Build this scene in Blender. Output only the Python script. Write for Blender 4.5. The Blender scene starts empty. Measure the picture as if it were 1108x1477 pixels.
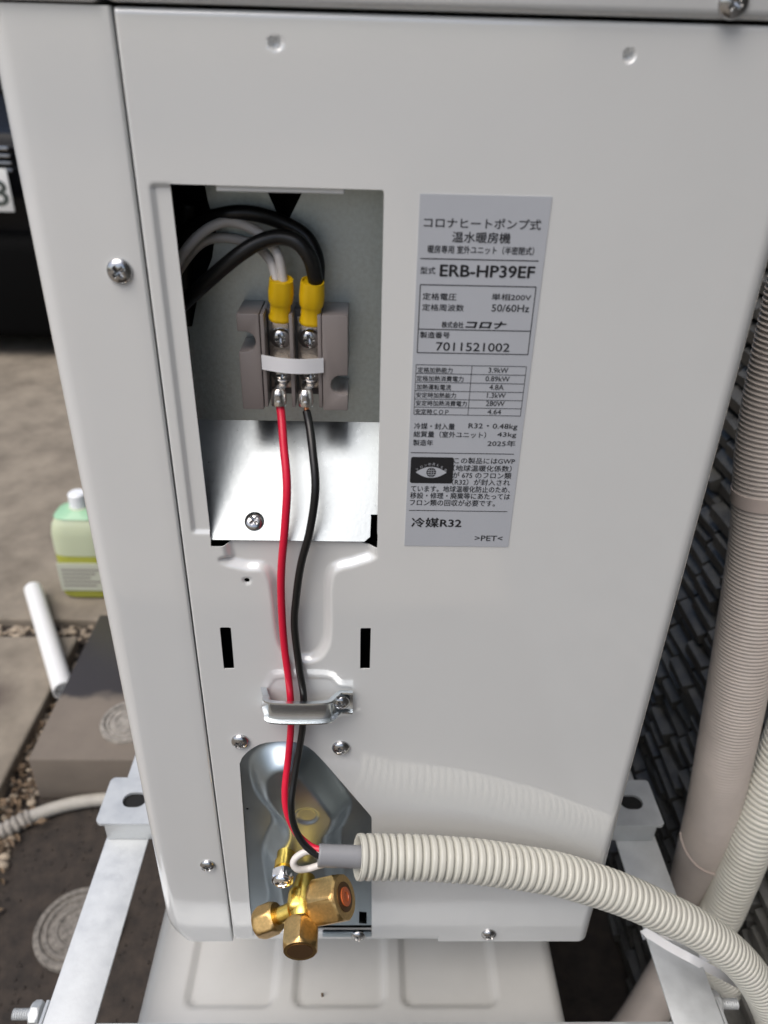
import bpy, bmesh, math, random
import numpy as np
from mathutils import Vector, Matrix
random.seed(7); rng = np.random.default_rng(7)
S = bpy.context.scene
COL = S.collection

# ------------------------------------------------------------------ camera, light, exposure
ZC = 1.25                                   # camera height over the soil
CAM = np.array([0.0, -0.34, ZC])
RX = np.array([0.99961339, 0.01343975, 0.02434036])     # world axes seen from the camera (right, down, forward)
RY = np.array([-0.0142893, -0.50264459, 0.86437505])
RZ = np.array([0.02385153, -0.86438868, -0.50225821])
RM = np.stack([RX, RY, RZ])
F_PX, W_PX, H_PX = 1095.0, 1108.0, 1477.0
cd = bpy.data.cameras.new('camera'); cam = bpy.data.objects.new('camera', cd); COL.objects.link(cam)
r, u, b = RM[:, 0], -RM[:, 1], -RM[:, 2]
cam.matrix_world = Matrix(((r[0], u[0], b[0], CAM[0]), (r[1], u[1], b[1], CAM[1]), (r[2], u[2], b[2], CAM[2]), (0, 0, 0, 1)))
cd.sensor_fit = 'HORIZONTAL'; cd.sensor_width = 36.0; cd.lens = 36.0 * F_PX / W_PX
cd.clip_start = 0.02; cd.clip_end = 500
cd.dof.use_dof = True; cd.dof.focus_distance = 0.455; cd.dof.aperture_fstop = 11.0
S.camera = cam

SUN_EL, SUN_AZ = math.radians(60), math.radians(-134)    # azimuth measured from +y towards +x: sun is left and slightly behind the viewer
w = bpy.data.worlds.new('World'); S.world = w; w.use_nodes = True
nt = w.node_tree; nt.nodes.clear()
sky = nt.nodes.new('ShaderNodeTexSky'); sky.sky_type = 'NISHITA'; sky.sun_disc = False
sky.sun_elevation = SUN_EL; sky.sun_rotation = SUN_AZ
sky.air_density = 1.0; sky.dust_density = 3.9; sky.ozone_density = 0.8
bg = nt.nodes.new('ShaderNodeBackground'); bg.inputs[1].default_value = 0.11
out = nt.nodes.new('ShaderNodeOutputWorld')
nt.links.new(sky.outputs[0], bg.inputs[0]); nt.links.new(bg.outputs[0], out.inputs[0])
sl = bpy.data.lights.new('sun', 'SUN'); sl.energy = 1.3; sl.angle = math.radians(50); sl.color = (1.0, 0.985, 0.96)
so = bpy.data.objects.new('sun', sl); COL.objects.link(so)
sd = Vector((math.sin(SUN_AZ) * math.cos(SUN_EL), math.cos(SUN_AZ) * math.cos(SUN_EL), math.sin(SUN_EL)))
so.rotation_euler = sd.to_track_quat('Z', 'Y').to_euler(); so.location = (-3, -3, 6)
S.view_settings.view_transform = 'Standard'; S.view_settings.look = 'None'
S.view_settings.exposure = 0.56; S.view_settings.gamma = 1.0; S.view_settings.use_curve_mapping = False
S.cycles.max_bounces = 10; S.cycles.diffuse_bounces = 5; S.cycles.glossy_bounces = 6

# ------------------------------------------------------------------ measuring the photograph against real planes
def sight(px, py):
    return RM @ np.array([(px - W_PX / 2) / F_PX, (py - H_PX / 2) / F_PX, 1.0])
def on_y(px, py, y=0.0):                    # point on the vertical plane at depth y
    d = sight(px, py); return CAM + d * ((y - CAM[1]) / d[1])
def on_z(px, py, z):                        # point on the horizontal plane at height z
    d = sight(px, py); return CAM + d * ((z - CAM[2]) / d[2])
def at_d(px, py, dist):                     # point at a depth along the optical axis (from a known diameter)
    return CAM + sight(px, py) * dist

# ------------------------------------------------------------------ materials
M = {}
def mat(name, col, rough=0.5, metal=0.0, var=0.0, vscale=20.0, bump=0.0, bscale=200.0, ior=1.5, coat=0.0, rvar=0.0, col2=None, detail=6.0, trans=0.0, sub=0.0, stretch=None, coat_ior=1.5, wave=0.0):
    m = bpy.data.materials.new(name); m.use_nodes = True
    t = m.node_tree; p = t.nodes['Principled BSDF']
    p.inputs['Base Color'].default_value = (*col, 1); p.inputs['Roughness'].default_value = rough
    p.inputs['Metallic'].default_value = metal; p.inputs['IOR'].default_value = ior
    if coat: p.inputs['Coat Weight'].default_value = coat; p.inputs['Coat Roughness'].default_value = 0.04; p.inputs['Coat IOR'].default_value = coat_ior
    if trans: p.inputs['Transmission Weight'].default_value = trans
    if sub: p.inputs['Subsurface Weight'].default_value = sub; p.inputs['Subsurface Radius'].default_value = (.004, .003, .002)
    tc = t.nodes.new('ShaderNodeTexCoord'); src = tc.outputs['Object']
    if stretch:
        mp = t.nodes.new('ShaderNodeMapping'); mp.inputs['Scale'].default_value = stretch
        t.links.new(src, mp.inputs[0]); src = mp.outputs[0]
    if var or col2 or rvar:
        n = t.nodes.new('ShaderNodeTexNoise'); n.inputs['Scale'].default_value = vscale; n.inputs['Detail'].default_value = detail
        n.inputs['Roughness'].default_value = 0.6
        t.links.new(src, n.inputs['Vector'])
        rp = t.nodes.new('ShaderNodeValToRGB'); rp.color_ramp.elements[0].position = 0.32; rp.color_ramp.elements[1].position = 0.68
        c0 = col2 if col2 else tuple(max(0, c * (1 - var)) for c in col)
        c1 = col if col2 else tuple(min(1, c * (1 + var)) for c in col)
        rp.color_ramp.elements[0].color = (*c0, 1); rp.color_ramp.elements[1].color = (*c1, 1)
        t.links.new(n.outputs['Fac'], rp.inputs[0]); t.links.new(rp.outputs[0], p.inputs['Base Color'])
        if rvar:
            mr = t.nodes.new('ShaderNodeMapRange'); mr.inputs[1].default_value = 0.3; mr.inputs[2].default_value = 0.7
            mr.inputs[3].default_value = max(0.02, rough - rvar); mr.inputs[4].default_value = rough + rvar
            t.links.new(n.outputs['Fac'], mr.inputs[0]); t.links.new(mr.outputs[0], p.inputs['Roughness'])
    if bump:
        n2 = t.nodes.new('ShaderNodeTexNoise'); n2.inputs['Scale'].default_value = bscale; n2.inputs['Detail'].default_value = 4
        t.links.new(src, n2.inputs['Vector'])
        bp = t.nodes.new('ShaderNodeBump'); bp.inputs['Strength'].default_value = bump; bp.inputs['Distance'].default_value = 0.001
        t.links.new(n2.outputs['Fac'], bp.inputs['Height']); t.links.new(bp.outputs[0], p.inputs['Normal'])
    if coat and wave:                           # faint wiped smears in the gloss
        n4 = t.nodes.new('ShaderNodeTexNoise'); n4.inputs['Scale'].default_value = 7; n4.inputs['Detail'].default_value = 7; n4.inputs['Distortion'].default_value = 1.2
        t.links.new(src, n4.inputs['Vector']); m4 = t.nodes.new('ShaderNodeMapRange'); m4.inputs[1].default_value = .38; m4.inputs[2].default_value = .68; m4.inputs[3].default_value = .03; m4.inputs[4].default_value = .13
        t.links.new(n4.outputs['Fac'], m4.inputs[0]); t.links.new(m4.outputs[0], p.inputs['Coat Roughness'])
    if wave:                                    # slight unevenness of pressed sheet, seen in the reflections only
        n3 = t.nodes.new('ShaderNodeTexNoise'); n3.inputs['Scale'].default_value = 16; n3.inputs['Detail'].default_value = 2
        t.links.new(src, n3.inputs['Vector'])
        b3 = t.nodes.new('ShaderNodeBump'); b3.inputs['Strength'].default_value = wave; b3.inputs['Distance'].default_value = 0.0008
        t.links.new(n3.outputs['Fac'], b3.inputs['Height'])
        if bump: t.links.new(bp.outputs[0], b3.inputs['Normal'])
        t.links.new(b3.outputs[0], p.inputs['Coat Normal'])
    M[name] = m; return m
mat('white_paint', (.69, .70, .69), .30, ior=1.5, coat=1.0, coat_ior=1.95, var=.015, vscale=6, bump=.03, bscale=420, wave=.40)
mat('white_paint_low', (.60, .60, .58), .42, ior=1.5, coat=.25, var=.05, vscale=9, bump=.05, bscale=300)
mat('zinc_plate', (.36, .42, .46), .38, metal=1, var=.06, vscale=26, rvar=.05, bump=.03, bscale=60)
mat('galvanised', (.29, .31, .32), .30, metal=1, var=.035, vscale=300, rvar=.03, bump=.035, bscale=500)
mat('galvanised_dark', (.50, .545, .54), .42, metal=1, var=.10, vscale=420, rvar=.08, bump=.08, bscale=700)
mat('hot_dip_zinc', (.52, .54, .545), .48, metal=.40, var=.07, vscale=70, rvar=.10, bump=.10, bscale=260)
mat('screw_steel', (.50, .50, .50), .20, metal=1, rvar=.06, vscale=500)
mat('dark_steel', (.03, .03, .03), .5, metal=.6)
mat('bright_zinc', (.74, .79, .82), .27, metal=1, var=.06, vscale=120)
mat('chrome', (.82, .82, .82), .07, metal=1)
mat('tin', (.78, .74, .70), .22, metal=1, bump=.2, bscale=600)
mat('copper', (.75, .30, .14), .3, metal=1)
mat('brass_cast', (.82, .57, .13), .27, metal=1, var=.10, vscale=150, bump=.12, bscale=350)
mat('brass_nut', (.56, .37, .15), .34, metal=1, var=.14, vscale=500, bump=.10, bscale=1500)
mat('brass_dark', (.16, .09, .04), .5, metal=.8)
mat('orange_plug', (.55, .12, .03), .35)
mat('grey_plastic', (.235, .205, .195), .38, bump=.05, bscale=900)
mat('grey_plastic_dark', (.10, .09, .088), .45)
mat('yellow_nylon', (.88, .55, .008), .33, bump=.12, bscale=300, sub=.1)
mat('red_pvc', (.64, .008, .040), .36, bump=.04, bscale=300)
mat('black_pvc', (.007, .007, .007), .36, bump=.04, bscale=300)
mat('white_pvc', (.66, .62, .58), .38)
mat('white_tape', (.78, .78, .80), .5)
mat('grey_sheath', (.25, .255, .27), .42, bump=.06, bscale=400)
mat('ivory_conduit', (.52, .515, .46), .38, var=.03, vscale=60)
mat('pale_tube', (.66, .65, .58), .45, var=.04, vscale=60)
mat('beige_duct', (.55, .49, .44), .5, var=.06, vscale=30)
mat('beige_tape', (.56, .475, .425), .5, var=.05, vscale=30)
mat('label_foil', (.445, .465, .50), .38, coat=.2, var=.02, vscale=30)
mat('ink', (.012, .012, .014), .5)
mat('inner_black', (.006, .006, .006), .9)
mat('soil', (.045, .034, .026), .95, var=.5, vscale=38, bump=1.0, bscale=160, col2=(.020, .016, .013))
mat('concrete', (.29, .25, .195), .9, vscale=9, bump=.6, bscale=150, col2=(.165, .14, .108), detail=9)
mat('wet_concrete', (.13, .115, .10), .42, vscale=5, bump=.4, bscale=160, col2=(.045, .037, .030), detail=5)
mat('drain_concrete', (.16, .145, .125), .85, var=.45, vscale=120, bump=.6, bscale=260)
mat('lid_concrete', (.26, .24, .21), .85, var=.4, vscale=90, bump=.5, bscale=260)
mat('pebble', (.33, .27, .20), .85, var=.4, vscale=25)
mat('leaf', (.135, .092, .055), .8, var=.45, vscale=30)
mat('siding', (.080, .079, .073), .42, var=.45, vscale=30, bump=.6, bscale=120, rvar=.10)
mat('siding_joint', (.007, .008, .008), .8)
mat('white_plastic_pipe', (.74, .74, .72), .35)
mat('grey_hose', (.36, .34, .30), .55, var=.1, vscale=50)
mat('bottle_clear', (.50, .55, .38), .3, sub=.2)
mat('bottle_liquid', (.30, .31, .045), .25)
mat('bottle_green', (.30, .52, .33), .4)
mat('bottle_white', (.80, .82, .84), .35)
mat('bottle_label', (.50, .52, .42), .5)
mat('car_black', (.004, .004, .005), .25, ior=1.3)
mat('car_trim', (.004, .004, .004), .9, ior=1.15)
mat('car_glass', (.004, .004, .004), .25, ior=1.25)
mat('tyre', (.012, .012, .012), .85)
mat('plate_white', (.78, .79, .77), .4)
mat('plate_ink', (.05, .062, .056), .5)
mat('lamp_glass', (.5, .5, .52), .1)
mat('tie_white', (.70, .70, .70), .4, sub=.1)
mat('fan_dark', (.03, .03, .03), .5)

def stain(base, name, centre, radius, dark, soft=.12, plane=None, rough=.35):
    """damp stain with its own irregular outline laid over a copy of a concrete material (object space)"""
    m = M[base].copy(); m.name = name; t = m.node_tree; p = t.nodes['Principled BSDF']; M[name] = m
    src = p.inputs['Base Color'].links[0].from_socket
    tc = t.nodes.new('ShaderNodeTexCoord'); nz = t.nodes.new('ShaderNodeTexNoise'); nz.inputs['Scale'].default_value = 7; nz.inputs['Detail'].default_value = 6
    t.links.new(tc.outputs['Object'], nz.inputs['Vector'])
    if plane is None:
        vm = t.nodes.new('ShaderNodeVectorMath'); vm.operation = 'DISTANCE'; vm.inputs[1].default_value = centre; t.links.new(tc.outputs['Object'], vm.inputs[0]); dist = vm.outputs['Value']
    else:
        sp = t.nodes.new('ShaderNodeSeparateXYZ'); t.links.new(tc.outputs['Object'], sp.inputs[0]); mm_ = t.nodes.new('ShaderNodeMath'); mm_.operation = 'MULTIPLY'; mm_.inputs[1].default_value = -1; t.links.new(sp.outputs['Y'], mm_.inputs[0]); dist = mm_.outputs[0]
    ad = t.nodes.new('ShaderNodeMath'); ad.operation = 'MULTIPLY_ADD'; ad.inputs[1].default_value = .22; t.links.new(nz.outputs['Fac'], ad.inputs[0]); t.links.new(dist, ad.inputs[2])
    mr = t.nodes.new('ShaderNodeMapRange'); mr.inputs[1].default_value = radius + .11 - soft / 2; mr.inputs[2].default_value = radius + .11 + soft / 2; mr.inputs[3].default_value = 1; mr.inputs[4].default_value = 0
    t.links.new(ad.outputs[0], mr.inputs[0])
    mx = t.nodes.new('ShaderNodeMix'); mx.data_type = 'RGBA'; mx.inputs[7].default_value = (*dark, 1)
    t.links.new(mr.outputs[0], mx.inputs[0]); t.links.new(src, mx.inputs[6]); t.links.new(mx.outputs[2], p.inputs['Base Color'])
    m2 = t.nodes.new('ShaderNodeMapRange'); m2.inputs[3].default_value = p.inputs['Roughness'].default_value; m2.inputs[4].default_value = rough
    t.links.new(mr.outputs[0], m2.inputs[0]); t.links.new(m2.outputs[0], p.inputs['Roughness'])
mat('step_concrete', (.150, .125, .100), .8, var=.12, vscale=9, bump=.5, bscale=160)
stain('step_concrete', 'stained_step', (0, 0, 0), .155, (.034, .028, .024), .03, plane='y')
stain('concrete', 'stained_slab', (.58, -.33, .035), .13, (.10, .075, .055), .10)

# ------------------------------------------------------------------ object helpers
ROOTLOC = {}
def origin_of(o):
    while o is not None:
        if o.name in ROOTLOC: return ROOTLOC[o.name]
        o = o.parent
    return np.zeros(3)
def thing(name, label, cat, loc=(0, 0, 0), group=None):
    o = bpy.data.objects.new(name, None); COL.objects.link(o); o.location = loc
    o['label'] = label; o['category'] = cat
    if group: o['group'] = group
    o.empty_display_size = .02
    ROOTLOC[o.name] = np.array(loc, float); return o
def tag(o, label, cat, group=None, kind=None):
    if label: o['label'] = label
    if cat: o['category'] = cat
    if group: o['group'] = group
    if kind: o['kind'] = kind
    return o
def build(name, verts, faces, m, parent=None, smooth=None, label=None):
    """verts in world metres; stored relative to the root thing."""
    v = np.asarray(verts, float).reshape(-1, 3)
    v = v - origin_of(parent)
    me = bpy.data.meshes.new(name); me.from_pydata(v.tolist(), [], [list(f) for f in faces]); me.update()
    me.materials.append(M[m] if isinstance(m, str) else m)
    if smooth is not None:
        me.polygons.foreach_set('use_smooth', [True] * len(me.polygons))
        if smooth < 179: me.set_sharp_from_angle(angle=math.radians(smooth))
    o = bpy.data.objects.new(name, me); COL.objects.link(o)
    if parent: o.parent = parent
    if label: o['label'] = label
    return o
class MB:
    def __init__(s): s.v = []; s.f = []
    def add(s, v, f):
        k = len(s.v); s.v += [tuple(map(float, p)) for p in v]; s.f += [[i + k for i in q] for q in f]; return s
    def bm(s, b):
        b.verts.ensure_lookup_table(); b.verts.index_update()
        s.add([v.co for v in b.verts], [[v.index for v in f.verts] for f in b.faces]); b.free(); return s
    def box(s, x0, x1, y0, y1, z0, z1, bev=0, seg=2):
        b = bmesh.new(); bmesh.ops.create_cube(b, size=1)
        for v in b.verts: v.co = ((x0 + x1) / 2 + v.co.x * (x1 - x0), (y0 + y1) / 2 + v.co.y * (y1 - y0), (z0 + z1) / 2 + v.co.z * (z1 - z0))
        if bev: bmesh.ops.bevel(b, geom=b.edges[:], offset=bev, segments=seg, profile=.5, affect='EDGES', clamp_overlap=True)
        return s.bm(b)
    def prism(s, poly, vec, bev=0):
        """closed polygon of 3-D points extruded by vec"""
        b = bmesh.new(); vs = [b.verts.new(p) for p in poly]; f = b.faces.new(vs)
        r_ = bmesh.ops.extrude_face_region(b, geom=[f])
        for g in r_['geom']:
            if isinstance(g, bmesh.types.BMVert): g.co += Vector(vec)
        bmesh.ops.recalc_face_normals(b, faces=b.faces[:])
        if bev: bmesh.ops.bevel(b, geom=b.edges[:], offset=bev, segments=2, profile=.5, affect='EDGES', clamp_overlap=True)
        return s.bm(b)
    def sweep(s, rings, closed_start=True, closed_end=True, loop=False):
        n = len(rings[0]); k = len(s.v)
        for rg in rings: s.v += [tuple(map(float, p)) for p in rg]
        m = len(rings)
        for i in range(m if loop else m - 1):
            a, c = k + i * n, k + ((i + 1) % m) * n
            for j in range(n):
                s.f.append([a + j, a + (j + 1) % n, c + (j + 1) % n, c + j])
        if not loop:
            if closed_start: s.f.append([k + j for j in range(n)][::-1])
            if closed_end: s.f.append([k + (m - 1) * n + j for j in range(n)])
        return s
    def build(s, name, m, parent=None, smooth=None, label=None):
        return build(name, s.v, s.f, m, parent, smooth, label)
def spline(pts, n=200):
    p = np.array(pts, float)
    if len(p) == 2: p = np.stack([p[0] + (p[1] - p[0]) * t for t in np.linspace(0, 1, 4)])
    q = np.vstack([2 * p[0] - p[1], p, 2 * p[-1] - p[-2]])
    outp = []
    per = max(4, n // (len(p) - 1))
    for i in range(1, len(q) - 2):
        for t in np.linspace(0, 1, per, endpoint=False):
            a, b_, c, d = q[i - 1], q[i], q[i + 1], q[i + 2]
            outp.append(.5 * ((2 * b_) + (c - a) * t + (2 * a - 5 * b_ + 4 * c - d) * t * t + (3 * b_ - a - 3 * c + d) * t ** 3))
    outp.append(p[-1]); outp = np.array(outp)
    s_ = np.concatenate([[0], np.cumsum(np.linalg.norm(np.diff(outp, axis=0), axis=1))])
    return outp, s_
def frames(pts, s_, svals, up=(0, 0, 1)):
    P = np.stack([np.interp(svals, s_, pts[:, i]) for i in range(3)], 1)
    e = 1e-3 * s_[-1]
    T = np.stack([np.interp(np.clip(svals + e, 0, s_[-1]), s_, pts[:, i]) - np.interp(np.clip(svals - e, 0, s_[-1]), s_, pts[:, i]) for i in range(3)], 1)
    T /= np.linalg.norm(T, axis=1)[:, None] + 1e-12
    N = np.zeros_like(T); n = np.array(up, float)
    for i in range(len(T)):
        n = n - T[i] * (n @ T[i]); l = np.linalg.norm(n)
        if l < 1e-6: n = np.cross(T[i], [1, 0, 0]); l = np.linalg.norm(n)
        n = n / l; N[i] = n
    return P, T, N, np.cross(T, N)
def tube_rings(pts, prof, sides=24, n=200, flat=1.0, up=(0, 0, 1)):
    """prof: list of (arclength fraction or metres, radius)"""
    P_, s_ = spline(pts, n)
    sv = np.array([min(max(a, 0), s_[-1]) for a, _ in prof]); rv = np.array([c for _, c in prof])
    P, T, N, B = frames(P_, s_, sv, up)
    a = np.linspace(0, 2 * math.pi, sides, endpoint=False)
    return [P[i] + rv[i] * (np.outer(np.cos(a), N[i]) + flat * np.outer(np.sin(a), B[i])) for i in range(len(P))], s_[-1]
def path_len(pts, n=200): return spline(pts, n)[1][-1]
def wire(pts, rad, n=120, sides=16, flat=1.0, round_end=True):
    L = path_len(pts, n)
    sv = np.linspace(0, L, n)
    prof = [(v, rad) for v in sv]
    if round_end: prof = [(0, rad * .85)] + [(min(.0006, L * .1), rad)] + [(v, rad) for v in sv[1:-1]] + [(L - min(.0006, L * .1), rad), (L, rad * .85)]
    rg, _ = tube_rings(pts, prof, sides, n, flat)
    return MB().sweep(rg)
def lathe(axis_o, axis_d, prof, sides=32, ref=(0, 0, 1), caps=True, rfun=None):
    o = np.array(axis_o, float); d = np.array(axis_d, float); d /= np.linalg.norm(d)
    n = np.array(ref, float); n -= d * (n @ d)
    if np.linalg.norm(n) < 1e-6: n = np.cross(d, [1, 0, 0])
    n /= np.linalg.norm(n); b_ = np.cross(d, n)
    a = np.linspace(0, 2 * math.pi, sides, endpoint=False)
    rings = []
    for h, r_ in prof:
        rr = np.full(sides, r_) if rfun is None else np.array([rfun(x, h, r_) for x in a])
        rings.append(o + d * h + (np.cos(a) * rr)[:, None] * n + (np.sin(a) * rr)[:, None] * b_)
    return MB().sweep(rings, caps, caps)
def screw(name, c, nrm, R, Hh, parent, rot=.3, material='screw_steel', label=None, cross=True, up=(0, 0, 1)):
    c = np.array(c, float); n = np.array(nrm, float); n /= np.linalg.norm(n)
    e1 = np.array(up, float); e1 -= n * (e1 @ n)
    if np.linalg.norm(e1) < 1e-6: e1 = np.cross(n, [1, 0, 0])
    e1 /= np.linalg.norm(e1); e2 = np.cross(n, e1)
    nr, na = 22, 48; v = []; f = []
    for i in range(nr + 1):
        t = i / nr
        for j in range(na):
            a = 2 * math.pi * j / na; x, y = R * t * math.cos(a), R * t * math.sin(a)
            h = Hh * math.sqrt(max(0, 1 - (t * .985) ** 2.4))
            if cross:
                xr = x * math.cos(rot) + y * math.sin(rot); yr = -x * math.sin(rot) + y * math.cos(rot)
                arm = .50 * R; wd = .115 * R
                dd = max(min(max(abs(xr) - arm, abs(yr) - wd), max(abs(yr) - arm, abs(xr) - wd)), -1)
                k = min(1, max(0, (.03 * R - dd) / (.07 * R)))
                h -= k * Hh * .85 * (1 - .45 * min(1, math.hypot(x, y) / arm))
            v.append(c + e1 * x + e2 * y + n * h)
    for i in range(nr):
        for j in range(na):
            f.append([i * na + j, i * na + (j + 1) % na, (i + 1) * na + (j + 1) % na, (i + 1) * na + j])
    k = len(v)
    for j in range(na):
        a = 2 * math.pi * j / na; v.append(c + e1 * R * .98 * math.cos(a) + e2 * R * .98 * math.sin(a) - n * .0006)
    for j in range(na): f.append([nr * na + j, nr * na + (j + 1) % na, k + (j + 1) % na, k + j])
    return build(name, v, f, material, parent, 40, label)

# signed distances on (x, z) arrays in mm
def sd_box(x, z, x0, x1, z0, z1, r=0.0):
    qx = np.abs(x - (x0 + x1) / 2) - (abs(x1 - x0) / 2 - r); qz = np.abs(z - (z0 + z1) / 2) - (abs(z1 - z0) / 2 - r)
    return np.hypot(np.maximum(qx, 0), np.maximum(qz, 0)) + np.minimum(np.maximum(qx, qz), 0) - r
def sd_poly(x, z, poly):
    p = np.array(poly, float); d = np.full(x.shape, 1e18); s = np.ones(x.shape)
    n = len(p)
    for i in range(n):
        a, b_ = p[i], p[i - 1]
        ex, ez = b_ - a; wx, wz = x - a[0], z - a[1]
        t = np.clip((wx * ex + wz * ez) / (ex * ex + ez * ez), 0, 1)
        d = np.minimum(d, (wx - ex * t) ** 2 + (wz - ez * t) ** 2)
        c1 = z >= a[1]; c2 = z < b_[1]; c3 = ex * wz > ez * wx
        s = np.where((c1 & c2 & c3) | (~c1 & ~c2 & ~c3), -s, s)
    return s * np.sqrt(d)
def sstep(t): t = np.clip(t, 0, 1); return t * t * (3 - 2 * t)
def px_poly(pts, y=0.0):                    # pixel outline -> (x, z - ZC) in mm on plane y
    o = []
    for p in pts:
        q = on_y(p[0], p[1], y); o.append((q[0] * 1000, (q[2] - ZC) * 1000))
    return o
def rounded(p, n=5):
    p = np.array(p, float); m = len(p); o = []
    for i in range(m):
        a, b_, c, d = p[i - 1], p[i], p[(i + 1) % m], p[(i + 2) % m]
        for t in np.arange(n) / n: o.append(tuple(.5 * ((2 * b_) + (c - a) * t + (2 * a - 5 * b_ + 4 * c - d) * t * t + (3 * b_ - a - 3 * c + d) * t ** 3)))
    return o
def zoom(pts, ox, oy, s): return [(ox + a / s, oy + c / s) for a, c in pts]

def sheet(name, us, zs, depth, keep, place, m, parent, thick=.8, smooth=40):
    """pressed sheet: grid (us, zs) in mm; keep(u,z) > 0 where metal is; depth(u,z) mm into +y; place(u,z,y)->(x,y,z) mm"""
    U, Z = np.meshgrid(us, zs, indexing='ij'); nu, nz = U.shape
    uc = (U[:-1, :-1] + U[1:, 1:]) / 2; zc = (Z[:-1, :-1] + Z[1:, 1:]) / 2
    K = keep(uc, zc) > 0
    sdf = keep(U, Z)
    cu = np.minimum(np.gradient(us)[:, None], 3) + 0 * Z; cz = np.abs(np.gradient(zs))[None, :] + 0 * U
    lim = np.hypot(cu, cz) * .75
    used = np.zeros(U.shape, bool); un = np.zeros(U.shape, bool)
    for a in (0, 1):
        for c in (0, 1):
            used[a:nu - 1 + a, c:nz - 1 + c] |= K; un[a:nu - 1 + a, c:nz - 1 + c] |= ~K
    edge = used & un & (np.abs(sdf) < lim)
    e = .02
    for _ in range(2):
        gx = (keep(U + e, Z) - keep(U - e, Z)) / (2 * e); gz = (keep(U, Z + e) - keep(U, Z - e)) / (2 * e)
        sdf = keep(U, Z); g2 = gx * gx + gz * gz + 1e-9
        U = np.where(edge, U - sdf * gx / g2, U); Z = np.where(edge, Z - sdf * gz / g2, Z)
    Y = depth(U, Z)
    X_, Y_, Z_ = place(U, Z, Y)
    idx = -np.ones(U.shape, int); ii = np.argwhere(used); idx[used] = np.arange(len(ii))
    V = np.stack([X_[used] / 1000, Y_[used] / 1000, Z_[used] / 1000 + ZC], 1)
    k = np.argwhere(K)
    Q = np.stack([idx[k[:, 0], k[:, 1]], idx[k[:, 0] + 1, k[:, 1]], idx[k[:, 0] + 1, k[:, 1] + 1], idx[k[:, 0], k[:, 1] + 1]], 1)
    # boundary edges -> rim of the sheet's thickness
    cnt = {}
    for a, c in ((0, 1), (1, 2), (2, 3), (3, 0)):
        for p, q in zip(Q[:, a].tolist(), Q[:, c].tolist()):
            cnt[(p, q)] = cnt.get((p, q), 0) + 1
    V = V.tolist(); Q = Q.tolist(); back = {}
    for (p, q) in list(cnt):
        if (q, p) not in cnt:
            for x in (p, q):
                if x not in back:
                    back[x] = len(V); V.append([V[x][0], V[x][1] + thick / 1000, V[x][2]])
            Q.append([q, p, back[p], back[q]])
    return build(name, V, Q, m, parent, smooth)

# ================================================================== SETTING
GR = thing  # alias kept short
gm = MB(); gm.box(-60, 60, -60, 60, -.4, 0)
tag(gm.build('ground', 'soil'), 'dark damp soil ground around the mounting rack', None, kind='structure')
# concrete apron far left (two slabs with a pebble joint)
a1 = MB().box(-9, -.25, 1.19, 6.0, -.05, .035, .006)
a2 = MB().box(-9, -.70, -1.2, 1.125, -.05, .035, .006)
pv = thing('pavement', 'worn concrete yard slabs and one added unseen to bounce light', None, (-1.5, 1.2, 0)); del pv['category']; pv['kind'] = 'structure'
a1.build('slab', 'concrete', pv); a2.build('slab', 'stained_slab', pv, label='near slab with a damp dark patch')
bounce_slab = MB().box(-9, .40, -14, -1.26, -.05, .035, .006); bounce_slab.build('slab', 'concrete', pv)  # unseen slab added behind the camera to brighten the upper panel
jm = MB().box(-9, -.60, 1.125, 1.19, -.05, .012)
tag(jm.build('gravel_bed', 'soil'), 'gravel joint between the slabs', None, kind='structure')

# pebbles and fallen leaves
pm = MB()
ico = bmesh.new(); bmesh.ops.create_icosphere(ico, subdivisions=1, radius=1); iv = np.array([v.co for v in ico.verts]); ico.verts.index_update(); if_ = [[v.index for v in f.verts] for f in ico.faces]; ico.free()
for i in range(520):
    x = random.uniform(-2.0, -.60); y = random.uniform(1.13, 1.185); r_ = random.uniform(.004, .011)
    sc = np.array([random.uniform(.8, 1.5), random.uniform(.7, 1.2), random.uniform(.5, .8)]) * r_
    pm.add(iv * sc + np.array([x, y, .012 + r_ * .4]), if_)
for i in range(160):
    x = random.uniform(-.70, -.635); y = random.uniform(.45, 1.1); r_ = random.uniform(.004, .010)
    pm.add(iv * np.array([1.2, 1, .7]) * r_ + np.array([x, y, r_ * .4]), if_)
tag(pm.build('pebbles', 'pebble', None, 60), 'small brown pebbles in the slab joint', None, kind='stuff')
lm = MB()
for i in range(260):
    x = random.gauss(-.675, .022); y = random.uniform(.35, .95); a = random.uniform(0, 6.3); L = random.uniform(.012, .03); wd = L * random.uniform(.25, .45); t1 = random.uniform(-.6, .6); z = random.uniform(.006, .02)
    ca, sa = math.cos(a), math.sin(a)
    pts = [(-L / 2, 0, 0), (-L * .15, wd / 2, .004 * t1), (L * .2, wd / 2.3, .006), (L / 2, 0, .004 * t1), (L * .2, -wd / 2.3, .008 * t1), (-L * .15, -wd / 2, .005)]
    lm.add([(x + p[0] * ca - p[1] * sa, y + p[0] * sa + p[1] * ca, z + p[2]) for p in pts], [[0, 1, 2, 3], [0, 3, 4, 5]])
tag(lm.build('fallen_leaves', 'leaf', None, 60), 'dry brown leaves between the slab and the concrete step', None, kind='stuff')

cm_ = MB()
for i in range(900):
    x = random.uniform(-.66, -.16); y = random.uniform(-.05, .66); r_ = random.uniform(.001, .003)
    cm_.add(iv * np.array([random.uniform(.7, 1.4), random.uniform(.7, 1.3), .6]) * r_ + np.array([x, y, r_ * .25]), if_)
tag(cm_.build('soil_crumbs', 'soil', None, 60), 'small crumbs of dark soil', None, kind='stuff')

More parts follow.
